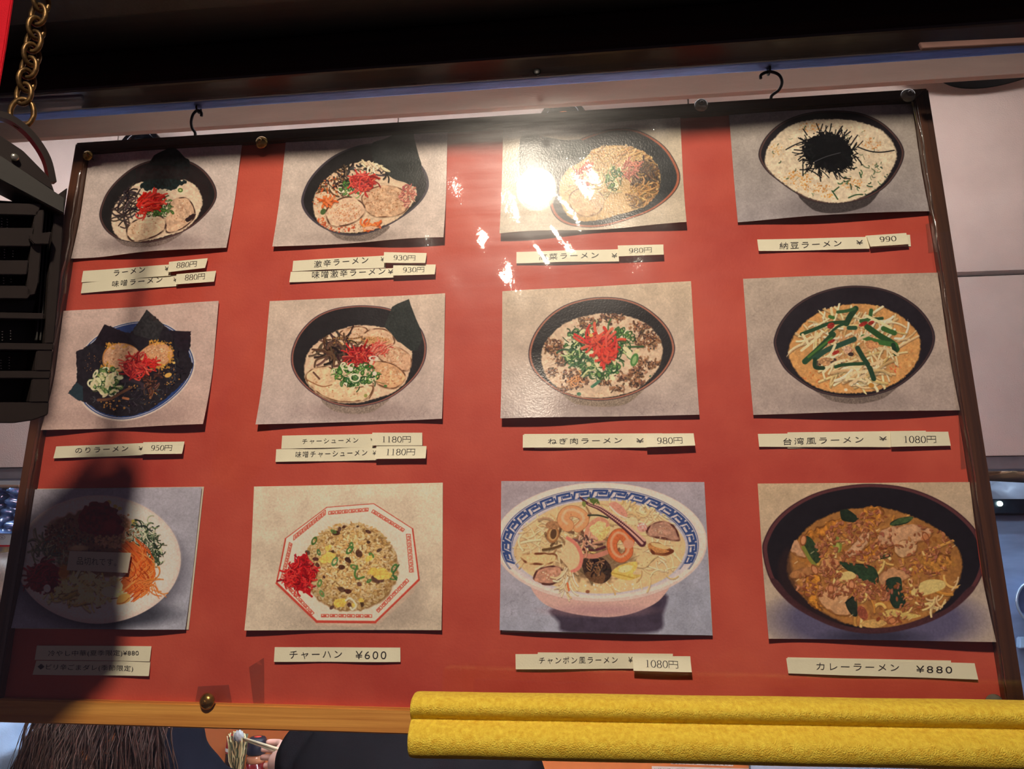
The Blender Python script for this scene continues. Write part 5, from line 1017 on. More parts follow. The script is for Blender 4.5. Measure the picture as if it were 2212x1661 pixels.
TAGS = [([(370, 569), (453, 561), (450, 584), (370, 593.5)], '880円', (388, 584, 431, 581, 13), 'upper 880 yen price tag at top left'),
        ([(386, 595.6), (470.8, 588), (468, 612.5), (386, 619)], '880円', (405.6, 610, 448, 607, 13), 'lower 880 yen price tag at top left'),
        ([(832, 548), (923.5, 550), (922, 574), (832, 573.5)], '930円', (853.5, 567, 900, 568, 12), 'upper 930 yen price tag below the chilli ramen photo'),
        ([(852, 575.6), (943, 574.5), (942, 597.7), (852, 601)], '930円', (873.6, 593.5, 919, 592.4, 12), 'lower 930 yen price tag below the chilli ramen photo'),
        ([(1334, 534), (1432, 532), (1432, 557), (1335.5, 560.5)], '980円', (1358, 553, 1406.6, 551, 12), '980 yen price tag below the pickled greens ramen photo'),
        ([(1868, 513), (1953.7, 507), (1957, 533.6), (1874, 539.5)], '990', (1895.5, 528, 1931, 526, 12), 'price tag reading 990 at the upper right'),
        ([(315, 956.4), (403.5, 955), (401, 982), (314, 983)], '950円', (334, 975, 378.6, 975, 12), '950 yen price tag of the nori ramen'),
        ([(807, 936), (914, 936), (914.7, 963.6), (806.7, 964)], '1180円', (829.5, 957, 890, 957, 13), 'upper 1180 yen price tag below the pork slice ramen'),
        ([(816, 964), (923.4, 964.8), (923, 992), (815.4, 993.4)], '1180円', (839, 985, 899.5, 985, 14), 'lower 1180 yen price tag below the pork slice ramen'),
        ([(1395, 938), (1497, 937.4), (1499, 965), (1395, 968.6)], '980円', (1418, 961, 1472, 960.4, 14), '980 yen price tag of the leek and meat ramen'),
        ([(1918.7, 934), (2043.4, 934), (2047.5, 964.4), (1919.4, 967)], '1080円', (1947.6, 958.4, 2016, 958.4, 15), '1080 yen price tag of the bean sprout ramen'),
        ([(1366.7, 1415), (1489.7, 1416), (1491.5, 1448.5), (1367, 1445)], '1080円', (1394, 1438, 1462.6, 1440.7, 15), '1080 yen price tag of the seafood noodles')]
for i, (cs, s, r, lab) in enumerate(TAGS):
    q = clampq([bxz(*c) for c in cs]); dfn = strip_depth(200 + i, .0040 if i != 8 else .0043, .0007, (.0024, .0016, .0030, .0026, .0034, .0028, .0024, .0008, .0030, .0038, .0012, .0042)[i])
    t = empty('price_tag', (sum(p[0] for p in q) / 4, YP - .003, sum(p[1] for p in q) / 4 + OZ), lab, 'price tag', 'price tags stuck over the name strips')
    pp_ = sheet('paper', q, dfn, (24, 20), M_STRIP, t, uv=False)
    lettering(price_mesh(s), r[:2], r[2:4], r[4], dfn, pp_, M_INKG, q)
q = clampq([bxz(*c) for c in ((162.6, 1190), (295, 1194), (288.4, 1236.7), (157, 1231))])
t = empty('notice_slip', (q[0][0], YP - .005, q[0][1] + OZ), 'small white sold-out slip stuck on the chilled noodle photo', 'paper slip')
dfn = lambda u, v, x, z: .0080 + .0004 * np.sin(60 * x) + .0004 * v
pp_ = sheet('paper', q, dfn, (10, 5), M_PAPER, t, uv=False); lettering(font_mesh('品切れです。', -.006, 1.05), (179, 1219), (264, 1222.7), 16, dfn, pp_, M_INKG, q)

# ---------------------------------------------------------------- plastic cover, tape and tacks
M_FILM = clear('clear_plastic_film', .045, 1.46, (.985, .98, .97), boost=.85, bump=.14, bs=260, dirt=.006, dscale=(26, 26, 40), dr=.32)
TACKS = [((575, 320), 'brass', 'domed brass tack at the top of the board between the two left photos'), ((1511, 241), 'clear', 'clear domed tack at the top of the board left of the natto photo'),
         ((1951, 221), 'clear', 'clear domed tack in the upper right corner of the board'), ((461, 1509), 'brass', 'domed brass tack at the bottom of the board, left of centre'),
         ((2132, 1513), 'clear', 'clear domed tack in the lower right corner above the yellow foam'), ((205, 348), 'brass', 'dull tack in the upper left corner of the board')]
tk = [bxz(*p) for p, _, _ in TACKS]
nx, nz = 200, 140
x0, x1, z0, z1 = RS + .0008, BW - RS - .0008, RW + .0008, BH - RT - .0008
GX, GZ = np.meshgrid(np.linspace(x0, x1, nx), np.linspace(z0, z1, nz))
def film_depth(x, z):
    e = np.minimum(np.minimum(x - x0, x1 - x), np.minimum(z - z0, z1 - z)); k = np.clip(e / .05, 0, 1)
    d = .0138 + .0008 * np.sin(38 * x + 5 * z + 1.5 * np.sin(11 * z)) * k + .0008 * np.sin(70 * x - 14 * z + 2 * np.sin(17 * z + 4 * x) + .7) + .0006 * np.sin(55 * z + 9 * x + 1.2 * np.sin(30 * x)) + .0004 * np.sin(120 * x + 60 * z)
    for tx, tz in tk: d = d - .0024 * np.exp(-((x - tx) ** 2 + (z - tz) ** 2) / .018 ** 2)
    d = d + .0013 * np.exp(-((GX - .52) ** 2 / .09 ** 2 + (GZ - .47) ** 2 / .05 ** 2)) * np.sin(95 * GX + 60 * GZ) if x is GX else d
    return np.clip(d, .0108, .0160)
D = film_depth(GX, GZ)
V = np.stack([GX, YP - D, GZ + OZ], -1).reshape(-1, 3)
F = [(j * nx + i, j * nx + i + 1, (j + 1) * nx + i + 1, (j + 1) * nx + i) for j in range(nz - 1) for i in range(nx - 1)]
o = mesh('plastic_cover', [tuple(v) for v in V], F, M_FILM, None, smooth=True); tag(o, 'rippled clear plastic sheet tacked over the whole menu board', 'plastic sheet')
def curled(name, xs, zs, out):
    # the cover's free edge curls towards the viewer in a narrow uneven fold
    V = []; n = 120
    for i in range(n):
        z = zs[0] + (zs[1] - zs[0]) * i / (n - 1); w_ = .0045 + .0012 * math.sin(z * 47) + .0008 * math.sin(z * 131 + 2); b_ = .0010 * math.sin(z * 83) + .0006 * math.sin(z * 210)
        for k in range(9):
            a = math.pi * k / 8; V.append((xs + out * (.0008 - w_ * (1 - math.cos(a)) / 2) + b_ * .4, YP - .0112 - .0042 * math.sin(a) * (1 + .3 * math.sin(z * 60)) + b_ * .3, z + OZ))
    m = clear('curled_film', .07, 1.5, (.97, .96, .93), boost=1.6, bump=.35, bs=180, dirt=.02, dscale=(40, 40, 40), dr=.3)
    return mesh(name, V, [(i * 9 + k, i * 9 + k + 1, (i + 1) * 9 + k + 1, (i + 1) * 9 + k) for i in range(n - 1) for k in range(8)], m, o, smooth=True)
curled('curled_edge', x1, (.05, BH - RW - .004), 1); curled('curled_edge', x0, (.20, BH - RW - .02), -1)
M_BRASS = mat('brass', (176, 138, 74), .25, .9, var=.25, vs=200); M_CLRT = mat('clear_tack_plastic', (150, 140, 120), .08, 0, .7, coat=.6, trans=.55)
for (p, kind, lab), (tx, tz) in zip(TACKS, tk):
    r = .0068 if p != (205, 348) else .0055; c = (tx, YP - .0106, tz + OZ); m = M_BRASS if kind == 'brass' else M_CLRT
    t = empty('tack', c, lab, 'tack', 'tacks along the edges of the board')
    lathe('tack_head', [(r * 1.06, 0), (r * 1.06, .0008), (r, .0014), (r * .86, .0030), (r * .62, .0042), (r * .34, .0049), (0, .0051)], c, m, t, 28, (0, -1, 0))
    lathe('tack_centre', [(r * .30, .0046), (r * .30, .0056), (r * .2, .0060), (0, .0060)], c, m, t, 16, (0, -1, 0), cap=False)
    lathe('tack_pin', [(.0006, 0), (.0006, -.010)], c, M_BRASS, t, 8, (0, -1, 0))
M_TAPE = clear('old_tape', .2, 1.45, (.93, .90, .84), boost=1.6, bump=.5, bs=300, dirt=.07, dscale=(90, 90, 90), dr=.5)
M_TAPEY = mat('yellowed_tape', (150, 138, 84), .25, 0, .6, var=.25, vs=120, bump=.4, bs=300)
for cs, m, lab in (([(430, 1482), (496, 1478), (502, 1528), (423, 1524)], M_TAPE, 'strip of old clear tape under the brass tack at the bottom'), ([(1960, 214), (1985, 212), (1996, 272), (1976, 278)], M_TAPEY, 'yellowed piece of tape beside the tack in the upper right corner'),
                   ([(1944, 243), (1958, 242), (1962, 255), (1947, 257)], M_TAPE, 'tiny bit of clear tape below the tack in the upper right corner'), ([(1998, 486), (2032, 482), (2036, 545), (2004, 548)], M_TAPE, 'clear tape at the right edge beside the 990 price tag'),
                   ([(2070, 905), (2100, 903), (2108, 1012), (2074, 1014)], M_TAPE, 'long clear tape at the right edge above the curry photo'), ([(540, 1440), (572, 1420), (572, 1524), (548, 1526)], M_TAPE, 'faint wrinkled tape between the brass tack and the fried rice strip')):
    q = clampq([bxz(*c) for c in cs]); o = sheet('tape_piece', q, lambda u, v, x, z: .0003 + .0060 + .0001 * np.sin(300 * x) if m is M_TAPEY else .0018 + .0002 * np.sin(200 * x + 150 * z), (10, 8), m, uv=False); tag(o, lab, 'tape')

# ---------------------------------------------------------------- hooks and things above the board
M_HOOK = mat('dark_steel', (46, 44, 48), .32, .8, var=.2)
def hook(name, px, lab, flip, hz=.648):
    b = at(px[0], px[1], 0.0); b.y = .006; b.z = BH + OZ - .006; top = hz + OZ
    t = empty(name, b, lab, 'hook', 'hooks carrying the menu board'); h = top - b.z; s = flip
    P = [b, b + Vector((0, 0, .010)), b + Vector((.002 * s, 0, .014)), b + Vector((.0085 * s, 0, .019)), b + Vector((.0125 * s, 0, .028)), b + Vector((.010 * s, 0, .037)), b + Vector((.001 * s, 0, .0415)), b + Vector((-.0075 * s, 0, .0385)), b + Vector((-.0085 * s, 0, .034))]
    tube('hook_wire', smooth_pts(P, 6), .0016, M_HOOK, t, 10)
    e = b + Vector((0, 0, h)); tube('eyelet', [e + Vector((.0005, .005 * math.cos(a), -.003 + .004 * math.sin(a))) for a in np.linspace(0, 6.283, 18)[:-1]], .0011, M_HOOK, t, 8, closed=True)
hook('board_hook', (1669, 205), 'dark S-shaped hook holding the right end of the menu board', 1)
hook('board_hook', (415, 288), 'dark S-shaped hook holding the left end of the menu board', -.55)
M_DOME = mat('black_lamp_steel', (22, 24, 34), .12, .7, coat=.4)
def dome(px, y, r, lab):
    c = at(px[0], px[1], y)
    t = empty('wall_lamp', c, lab, 'lamp', 'round lamps on the wall behind the board')
    lathe('lamp_ring', [(r * .66, 0), (r * .72, .022), (r * .9, .03), (r, .022), (r, .0)], c, M_DOME, t, 48, (0, -1, 0), cap=False)
    lathe('lamp_reflector', [(r * .66, .004), (r * .4, -.012), (0, -.016)], c, mat('lamp_chrome', (190, 200, 220), .12, 1.0), t, 40, (0, -1, 0), cap=False)
    lathe('lamp_bulb', [(r * .28, -.01), (r * .3, .006), (r * .2, .018), (0, .022)], c, mat('bulb_glass', (210, 220, 235), .1, 0, .7), t, 24, (0, -1, 0))
    lathe('lamp_base', [(r * .7, .0), (r * .6, -.02), (r * .5, -.028)], c, M_DOME, t, 32, (0, -1, 0))
dome((1217, 272), .885, .060, 'black round wall lamp peeking over the top of the board, centre'); dome((313, 332), .885, .060, 'black round wall lamp peeking over the top of the board, left')
sh = at(2212, 150, .72); sh.z += .098; t = empty('pendant_shade', sh, 'black round pendant lampshade at the upper right behind the window', 'lamp')
lathe('lamp_shade', [(.155, -.030), (.156, -.026), (.14, .0), (.10, .03), (.05, .05), (.02, .058), (.02, .075), (.0, .075)], sh, mat('black_enamel', (10, 10, 13), .5, 0, .2), t, 64, cap=False)
lathe('shade_inside', [(.153, -.029), (.137, -.001), (.098, .028), (.0, .048)], sh, mat('black_enamel_inside', (10, 10, 12), .7, 0, .1), t, 64, cap=False)
tube('lamp_cord', [sh + Vector((0, 0, .07)), (sh.x, sh.y, 1.62 + OZ)], .004, MB, t)

# ---------------------------------------------------------------- yellow foam edge guard
M_FOAM = mat('yellow_foam', (255, 218, 78), .5, 0, .4, var=.30, vs=300, dark=(226, 178, 44), bump=.75, bs=1100, det=8)
fx0 = at(892, 1560, -.10).x; fx1 = 1.60
prof = [(-.094, .0475), (-.101, .0480), (-.1085, .0462), (-.1125, .0420), (-.1130, .0375), (-.1105, .0335), (-.1085, .0318), (-.1075, .0300), (-.1095, .0282), (-.1125, .0262), (-.1170, .0215), (-.1190, .0150), (-.1180, .0080), (-.1145, .0025), (-.1085, -.0005), (-.1000, -.0012), (-.0930, .0015), (-.0905, .0080), (-.0905, .0420)]
pf = smooth_pts([Vector((0, y, z)) for y, z in prof], 3, True); pf = [Vector((p.x, p.y, p.z if p.z > .030 else .030 - (.030 - p.z) * .90)) for p in pf]; n = len(pf); cy = sum(p.y for p in pf) / n; cz = sum(p.z for p in pf) / n
V = []; F = []; ns = 150
xs_ = [fx0, fx0 + .0006, fx0 + .002, fx0 + .004] + [fx0 + .006 + (fx1 - fx0 - .006) * i / ns for i in range(ns + 1)]
for i, x in enumerate(xs_):
    k = (.90, .955, .985, .997)[i] if i < 4 else 1.0
    for p in pf:
        wob = 1 + .012 * math.sin(x * 61 + p.z * 300) + .008 * math.sin(x * 143 + p.y * 500) + .006 * math.sin(x * 320)
        V.append((x, cy + (p.y - cy) * k * wob, (cz + (p.z - cz) * k * (1 + .006 * math.sin(x * 47))) * .935 + .0092 + OZ))
m_ = len(xs_)
for i in range(m_ - 1):
    for k in range(n): F.append((i * n + k, (i + 1) * n + k, (i + 1) * n + (k + 1) % n, i * n + (k + 1) % n))
F.append(tuple(range(n))); F.append(tuple((m_ - 1) * n + k for k in range(n - 1, -1, -1)))
t = empty('edge_guard', (fx0, -.10, OZ), 'yellow grooved foam edge guard running across the lower right of the board', 'foam guard')
mesh('foam', V, F, M_FOAM, t, smooth=True)
box('metal_flat_bar', (fx0 + .03, -.089, .012 + OZ), (fx1 + .03, -.083, .046 + OZ), M_HOOK, t, .001)
box('post', (fx1 + .01, -.165, 0), (fx1 + .04, -.135, .046 + OZ), M_HOOK, t, .002); box('bracket', (fx1 + .012, -.136, .014 + OZ), (fx1 + .034, -.083, .044 + OZ), M_HOOK, t, .001)
t.rotation_euler = (0, 0, .04)

# ---------------------------------------------------------------- hanging slotted box on a chain, red banner
M_PL = mat('brown_black_plastic', (41, 34, 32), .36, 0, .5, var=.12, vs=60); M_PLD = mat('dark_plastic', (24, 21, 22), .5, 0, .4); M_PLG = mat('grey_plastic_band', (58, 56, 54), .5, 0, .4, var=.1)
LY = -.22
E_ = Vector((-.62, .46, .10)).normalized()                    # the way the box's back faces
P0_ = at(110, 600, LY)
def L(px, py, d=0.0):
    r = (at(px, py, 0.0) - CAM).normalized(); n_ = E_; return CAM + r * ((P0_ + E_ * d - CAM).dot(n_) / r.dot(n_))
def pris(name, pts, dy, th, m, parent, bev=.0006): return prism(name, [L(x, y, dy) for x, y in pts], th, m, parent, bev, E_)
BX = empty('hanging_box', L(30, 320), 'dark brown slotted plastic box hanging from the chain at the left edge', 'hanging box')
pris('back_shell', [(-420, 410), (132, 440), (126, 600), (112, 745), (100, 885), (40, 905), (-420, 905)], .024, .010, M_PLD, BX)
pris('outer_frame', [(118, 425), (146, 405), (138, 470), (129, 600), (117, 742), (97, 742), (105, 600), (116, 480)], .004, .026, M_PL, BX)
pris('top_band', [(-420, 235), (0, 335), (140, 428), (139, 462), (0, 388), (-420, 290)], -.004, .032, M_PLG, BX)
pris('top_dome', [(-420, 200), (-60, 262), (0, 292), (50, 325), (106, 382), (118, 414), (0, 340), (-420, 245)], .006, .014, M_PL, BX)
c = L(32, 340, .004); lathe('screw_head', [(.0026, 0), (.0026, -.0008), (.0016, -.0016), (0, -.0016)], c, mat('screw_steel', (180, 176, 166), .25, .9), BX, 16, tuple(E_), cap=False)
hp = smooth_pts([L(-60, 245, .012), L(0, 250, .012), L(38, 268, .012), L(72, 300, .012), L(100, 345, .012), L(112, 395, .012)], 5)
V = []; F = []
for i, p in enumerate(hp):
    tn = (hp[min(i + 1, len(hp) - 1)] - hp[max(i - 1, 0)]).normalized(); nn = E_.cross(tn).normalized() * .0022
    for s, dy in ((1, -.004), (1, .004), (-1, .004), (-1, -.004)): V.append(p + nn * s + E_ * dy)
for i in range(len(hp) - 1):
    for k in range(4): F.append((i * 4 + k, i * 4 + (k + 1) % 4, (i + 1) * 4 + (k + 1) % 4, (i + 1) * 4 + k))
F += [(3, 2, 1, 0), tuple(len(V) - 4 + k for k in range(4))]
mesh('handle', V, F, M_PL, BX)
# front grille: bars between real openings
for pts in ([(-420, 430), (90, 440), (82, 466), (-420, 452)], [(-420, 491), (75, 492), (66, 533), (-420, 528)], [(-420, 562), (63, 562), (58, 594), (-420, 590)], [(-420, 617), (56, 617), (72, 630), (60, 646), (-420, 640)], [(76, 455), (96, 452), (84, 610), (76, 636), (56, 640), (64, 560)]):
    pris('grille_bar', pts, .000, .010, M_PL, BX)
pris('latch', [(66, 506), (112, 500), (106, 528), (74, 528), (64, 517)], -.004, .007, M_PL, BX)
for x0_, x1_ in ((88, 91), (96, 99), (107, 111)): pris('guide_rib', [(x0_ + 12, 455), (x1_ + 12, 455), (x1_ - 10, 735), (x0_ - 10, 735)], .010, .006, M_PLG, BX, .0003)
pris('lower_ledge', [(-420, 668), (96, 676), (94, 690), (-420, 682)], .004, .012, M_PL, BX); pris('lower_ledge', [(-420, 640), (78, 648), (70, 676), (-420, 668)], .012, .008, M_PLD, BX)
for pts in ([(-420, 735), (117, 742), (115, 757), (-420, 752)], [(-420, 801), (111, 801), (109, 818), (-420, 816)], [(-420, 868), (106, 869), (104, 896), (70, 908), (30, 914), (-420, 914)], [(79, 757), (115, 757), (111, 801), (75, 801)], [(69, 818), (109, 818), (106, 869), (64, 869)]):
    pris('front_bar', pts, -.006, .026, M_PL, BX)
M_BEAD = mat('steel_beads', (200, 196, 190), .18, 1.0)
for bx_, y0_, y1_ in ((4, 466, 505), (16, 462, 508), (10, 533, 560), (28, 536, 556), (8, 594, 614), (24, 597, 612), (5, 716, 738), (23, 714, 738), (2, 778, 802), (20, 772, 800)):
    bm = bmesh.new(); k = 0
    for yy in np.arange(y0_, y1_, 6.0): bmesh.ops.create_icosphere(bm, subdivisions=2, radius=.0007, matrix=Matrix.Translation(L(bx_, yy, .018)))
    from_bm('bead_string', bm, M_BEAD, BX, smooth=True)
M_CHAIN = mat('aged_brass', (116, 88, 52), .42, .8, var=.4, vs=300, dark=(62, 46, 30))
CH = empty('chain', L(70, 120), 'aged brass link chain carrying the slotted box', 'chain')
def link_ring(name, c, ax_len, ax_wid, up, side, r):
    P = []
    for k in range(24):
        a = 2 * math.pi * k / 24; P.append(c + up * (ax_len * math.sin(a)) + side * (ax_wid * math.cos(a)))
    tube(name, P, r, M_CHAIN, CH, 8, closed=True)
LC = [(52, 203), (57, 174), (63, 146), (68, 118), (73, 90), (78, 61), (83, 32), (89, 3), (95, -27), (101, -57), (107, -87), (113, -117)] + [(119 + 6 * k, -147 - 30 * k) for k in range(9)]
for i, (x, y) in enumerate(LC):
    c = L(x, y, .012); up = (L(x + 3, y - 20, .012) - c).normalized(); ang = (1.25 if i % 2 else .10); sd = Vector((math.cos(ang), math.sin(ang), 0)); sd = (sd - up * sd.dot(up)).normalized()
    link_ring('chain_link', c, .0078, .0052, up, sd, .0017)
c = L(48, 244, .012); up = (L(56, 206, .012) - c).normalized(); sd = Vector((.92, .40, 0)); link_ring('end_ring', c, .0105, .0072, up, (sd - up * sd.dot(up)).normalized(), .0018)
M_BAN = mat('red_cloth', (188, 16, 34), .8, 0, .2, var=.12, vs=60, bump=.3, bs=900)
ban = [(-200, -60), (31, -60), (24, 0), (9, 100), (-4, 176), (-40, 420), (-200, 420)]
o = prism('red_banner', [at(x, y, -.20) for x, y in ban], .003, M_BAN, None, .0008); tag(o, 'red cloth banner hanging at the upper left edge behind the chain', 'banner')
# ---------------------------------------------------------------- counter and what stands on it
M_ORG = mat('orange_counter_board', (236, 148, 88), .45, 0, .4, var=.10, vs=5, coat=.2); M_ORGL = mat('pale_counter_board', (232, 196, 166), .5, var=.06)
M_BROWNED = mat('counter_edge', (150, 70, 44), .45, var=.2)
CY = 1.42
ct = empty('counter', (.5, CY, 0), 'long orange counter with a raised back board, seen under the menu board', 'counter')
box('counter_top', (-2.2, 1.02, .742), (1.15, CY, .775), M_ORGL, ct, .003); box('counter_front', (-2.2, 1.36, 0), (1.15, 1.39, .742), M_ORG, ct, .003)
box('back_board', (-.95, CY, .742), (at(1618, 1655, CY).x, CY + .03, 1.08), M_ORG, ct, .002)
box('pass_shelf', (-2.2, CY - .05, 1.081), (1.15, CY + .34, 1.105), M_ORGL, ct, .003)
def zt(name, text, a, b, y, hpx, par, m):
    V, F = font_mesh(text, -.006, 1.05); V = V - V.min(0); V = V / V.max(0); A = at(*a, y); B = at(*b, y); U = at((a[0] + b[0]) / 2, (a[1] + b[1]) / 2 - hpx, y) - at((a[0] + b[0]) / 2, (a[1] + b[1]) / 2, y)
    return mesh(name, [A + (B - A) * v[0] + U * v[1] for v in V], F, m, par)
def card(name, cs, y, m, label, cat, texts=(), th=.001):
    c = at(*cs[0], y); t = empty(name, c, label, cat); sh_ = prism('sheet', [at(x, yy, y) for x, yy in cs], th, m, t)
    for s, a, b, h in texts: zt('lettering', s, a, b, y - .0006, h, sh_, M_INKG)
    return t
M_WHITE = mat('white_paper', (232, 230, 228), .6, var=.04)
yb = CY - .0012
card('counter_notice', [(1449, 1636), (1584, 1640), (1584, 1655), (1449, 1650)], yb, M_WHITE, 'small white printed notice on the orange board, upper one just below the foam', 'notice', [('セットメニュー もお とくです！', (1452, 1650.5), (1580, 1654), 9)])
card('counter_notice', [(1408, 1655), (1618, 1660), (1618, 1690), (1408, 1685)], yb, M_WHITE, 'white printed notice on the orange board, lower and longer one at the frame edge', 'notice', [('お持ち帰り用 餃子あります お知らせください', (1412, 1670), (1612, 1674), 11)])
card('counter_notice', [(68, 1614), (118, 1612), (116, 1629), (68, 1632)], yb, M_WHITE, 'small white notice on the red strip at the far left beside the hair', 'notice', [('ご注意', (70, 1627), (92, 1626), 8)])
card('counter_notice', [(70, 1640), (100, 1638), (100, 1662), (70, 1664)], yb, M_WHITE, 'white notice at the lower left edge between blue shirt and hair', 'notice')
o = box('red_strip', at(60, 1668, CY - .0004) , at(150, 1605, CY - .0001) + Vector((0, .0002, 0)), M_BROWNED); tag(o, 'reddish strip along the counter board at the far left', 'strip')
M_PALE = mat('pale_blue_sheet', (190, 206, 232), .4, var=.12, vs=12)
o = prism('plastic_sheet', [at(x, y, CY - .02) for x, y in ((1622, 1645), (2300, 1652), (2300, 1760), (1622, 1760))], .002, M_PALE); tag(o, 'pale blue plastic sheet on the counter under the foam at the right', 'sheet')
M_GREYT = mat('grey_tray_steel', (120, 122, 132), .35, .6, var=.3, vs=20, stretch=(1, 4, 8))
a_, b_ = at(60, 1600, CY + .14), at(135, 1566, CY + .14)
t = empty('steel_tray', ((a_.x + b_.x) / 2, CY + .14, 1.106), 'grey steel tray on the pass shelf at the far left', 'tray'); box('tray_body', (a_.x - .15, CY + .05, 1.106), (b_.x + .02, CY + .25, 1.125), M_GREYT, t, .004); box('tray_rim', (a_.x - .16, CY + .04, 1.1255), (b_.x + .03, CY + .26, 1.131), M_GREYT, t, .002)
# sauce bottles
BY = 1.30
def bottle(px, w_px, top_px, label, kind):
    cpt = at(px, 1640, BY); r = (at(px + w_px / 2, 1640, BY).x - cpt.x); zt_ = at(px, top_px, BY).z; c = Vector((cpt.x, BY, .7755)); h = zt_ - c.z
    t = empty('sauce_bottle', c, label, 'bottle'); gm = mat('bottle_plastic', (214, 150, 112) if kind == 'red' else (120, 60, 54), .12, 0, .6, coat=.5)
    liq = mat('sauce_liquid', (120, 8, 16) if kind == 'red' else (30, 12, 14), .12, 0, .6, coat=.6)
    neck = h - r * 1.7
    fill = at(px, 1646 if kind == 'red' else 1622, BY).z - c.z
    lathe('bottle_liquid', [(r * .9, .001), (r, .006), (r, fill), (0, fill)], c, liq, t, 32)
    lathe('bottle_body', [(r * .97, fill + .0005), (r * .97, neck - r * .3), (r * .86, neck - .002), (r * .80, neck)], c, gm, t, 32)
    capm = mat('bottle_cap_dark', (34, 38, 52), .4) if kind == 'red' else mat('bottle_cap_red', (170, 34, 36), .4)
    cp_ = lathe('bottle_cap', [(r * 1.02, neck + .001), (r * 1.04, neck + .004), (r * .97, h - r * .28), (r * .80, h - r * .06), (r * .5, h), (0, h)], c, capm, t, 32)
    if kind == 'red': lathe('cap_mark', [(r * .42, h + .0002), (r * .2, h + .0012), (0, h + .0014)], c, mat('red_cap_mark', (226, 76, 60), .4), cp_, 20)
    else: lathe('bottle_band', [(r * 1.03, fill + .001), (r * 1.05, fill + .006), (r * 1.03, fill + .011)], c, M_WHITE, t, 32, cap=False)
bottle(553, 38, 1591, 'sauce bottle with a dark cap and red liquid on the counter', 'red')
bottle(508, 40, 1586, 'dark sauce bottle with a red cap, behind the lifted noodles', 'dark')

# ---------------------------------------------------------------- people at the counter, backs to the window
M_SKIN = mat('skin', (226, 178, 160), .5, 0, .4, var=.08, vs=30, sss=.08); M_HAIRB = mat('dark_brown_hair', (88, 66, 56), .42, 0, .5, var=.35, vs=40, stretch=(6, 6, .5), dark=(44, 32, 28))
M_BLKJ = mat('navy_black_jacket', (22, 27, 40), .9, 0, .12, var=.2, vs=24, bump=.3, bs=500); M_BLKT = mat('black_cotton', (22, 26, 31), .9, 0, .12, var=.25, vs=14, bump=.4, bs=700)
M_BLUES = mat('light_blue_shirt', (172, 204, 246), .7, 0, .2, var=.16, vs=9, bump=.3, bs=300); M_TROU = mat('dark_trousers', (34, 34, 40), .8, var=.2); M_STOOL = mat('stool_seat_red', (130, 40, 34), .5, var=.2)
def skin_mesh(name, chains, m, parent, sub=2, root=0):
    """one continuous surface grown over joints: chains = [ [(point, radius_x, radius_y), ...], ... ]; equal points are shared"""
    vs = []; rad = []; ed = []; idx = {}
    for ch in chains:
        prev = None
        for p, rx, ry in ch:
            k = tuple(round(c, 5) for c in p)
            if k not in idx: idx[k] = len(vs); vs.append(k); rad.append((rx, ry))
            i = idx[k]
            if prev is not None and prev != i: ed.append((prev, i))
            prev = i
    me = bpy.data.meshes.new(name); me.from_pydata(vs, ed, []); o = bpy.data.objects.new(name, me); COL.objects.link(o)
    md = o.modifiers.new('skin', 'SKIN'); md.use_smooth_shade = True; md.branch_smoothing = .6
    for i, r in enumerate(rad): me.skin_vertices[0].data[i].radius = r
    me.skin_vertices[0].data[root].use_root = True
    s = o.modifiers.new('sub', 'SUBSURF'); s.levels = sub; s.render_levels = sub
    bpy.context.view_layer.update(); m2 = bpy.data.meshes.new_from_object(o.evaluated_get(bpy.context.evaluated_depsgraph_get()))
    bpy.data.objects.remove(o); bpy.data.meshes.remove(me); o0 = origin(parent)
    if o0.length: m2.transform(Matrix.Translation(-o0))
    m2.polygons.foreach_set('use_smooth', [True] * len(m2.polygons)); m2.name = name; m2.materials.clear()
    q = link(name, m2, parent, m)
    if parent is not None and '_o' in parent: q['_o'] = parent['_o']
    return q
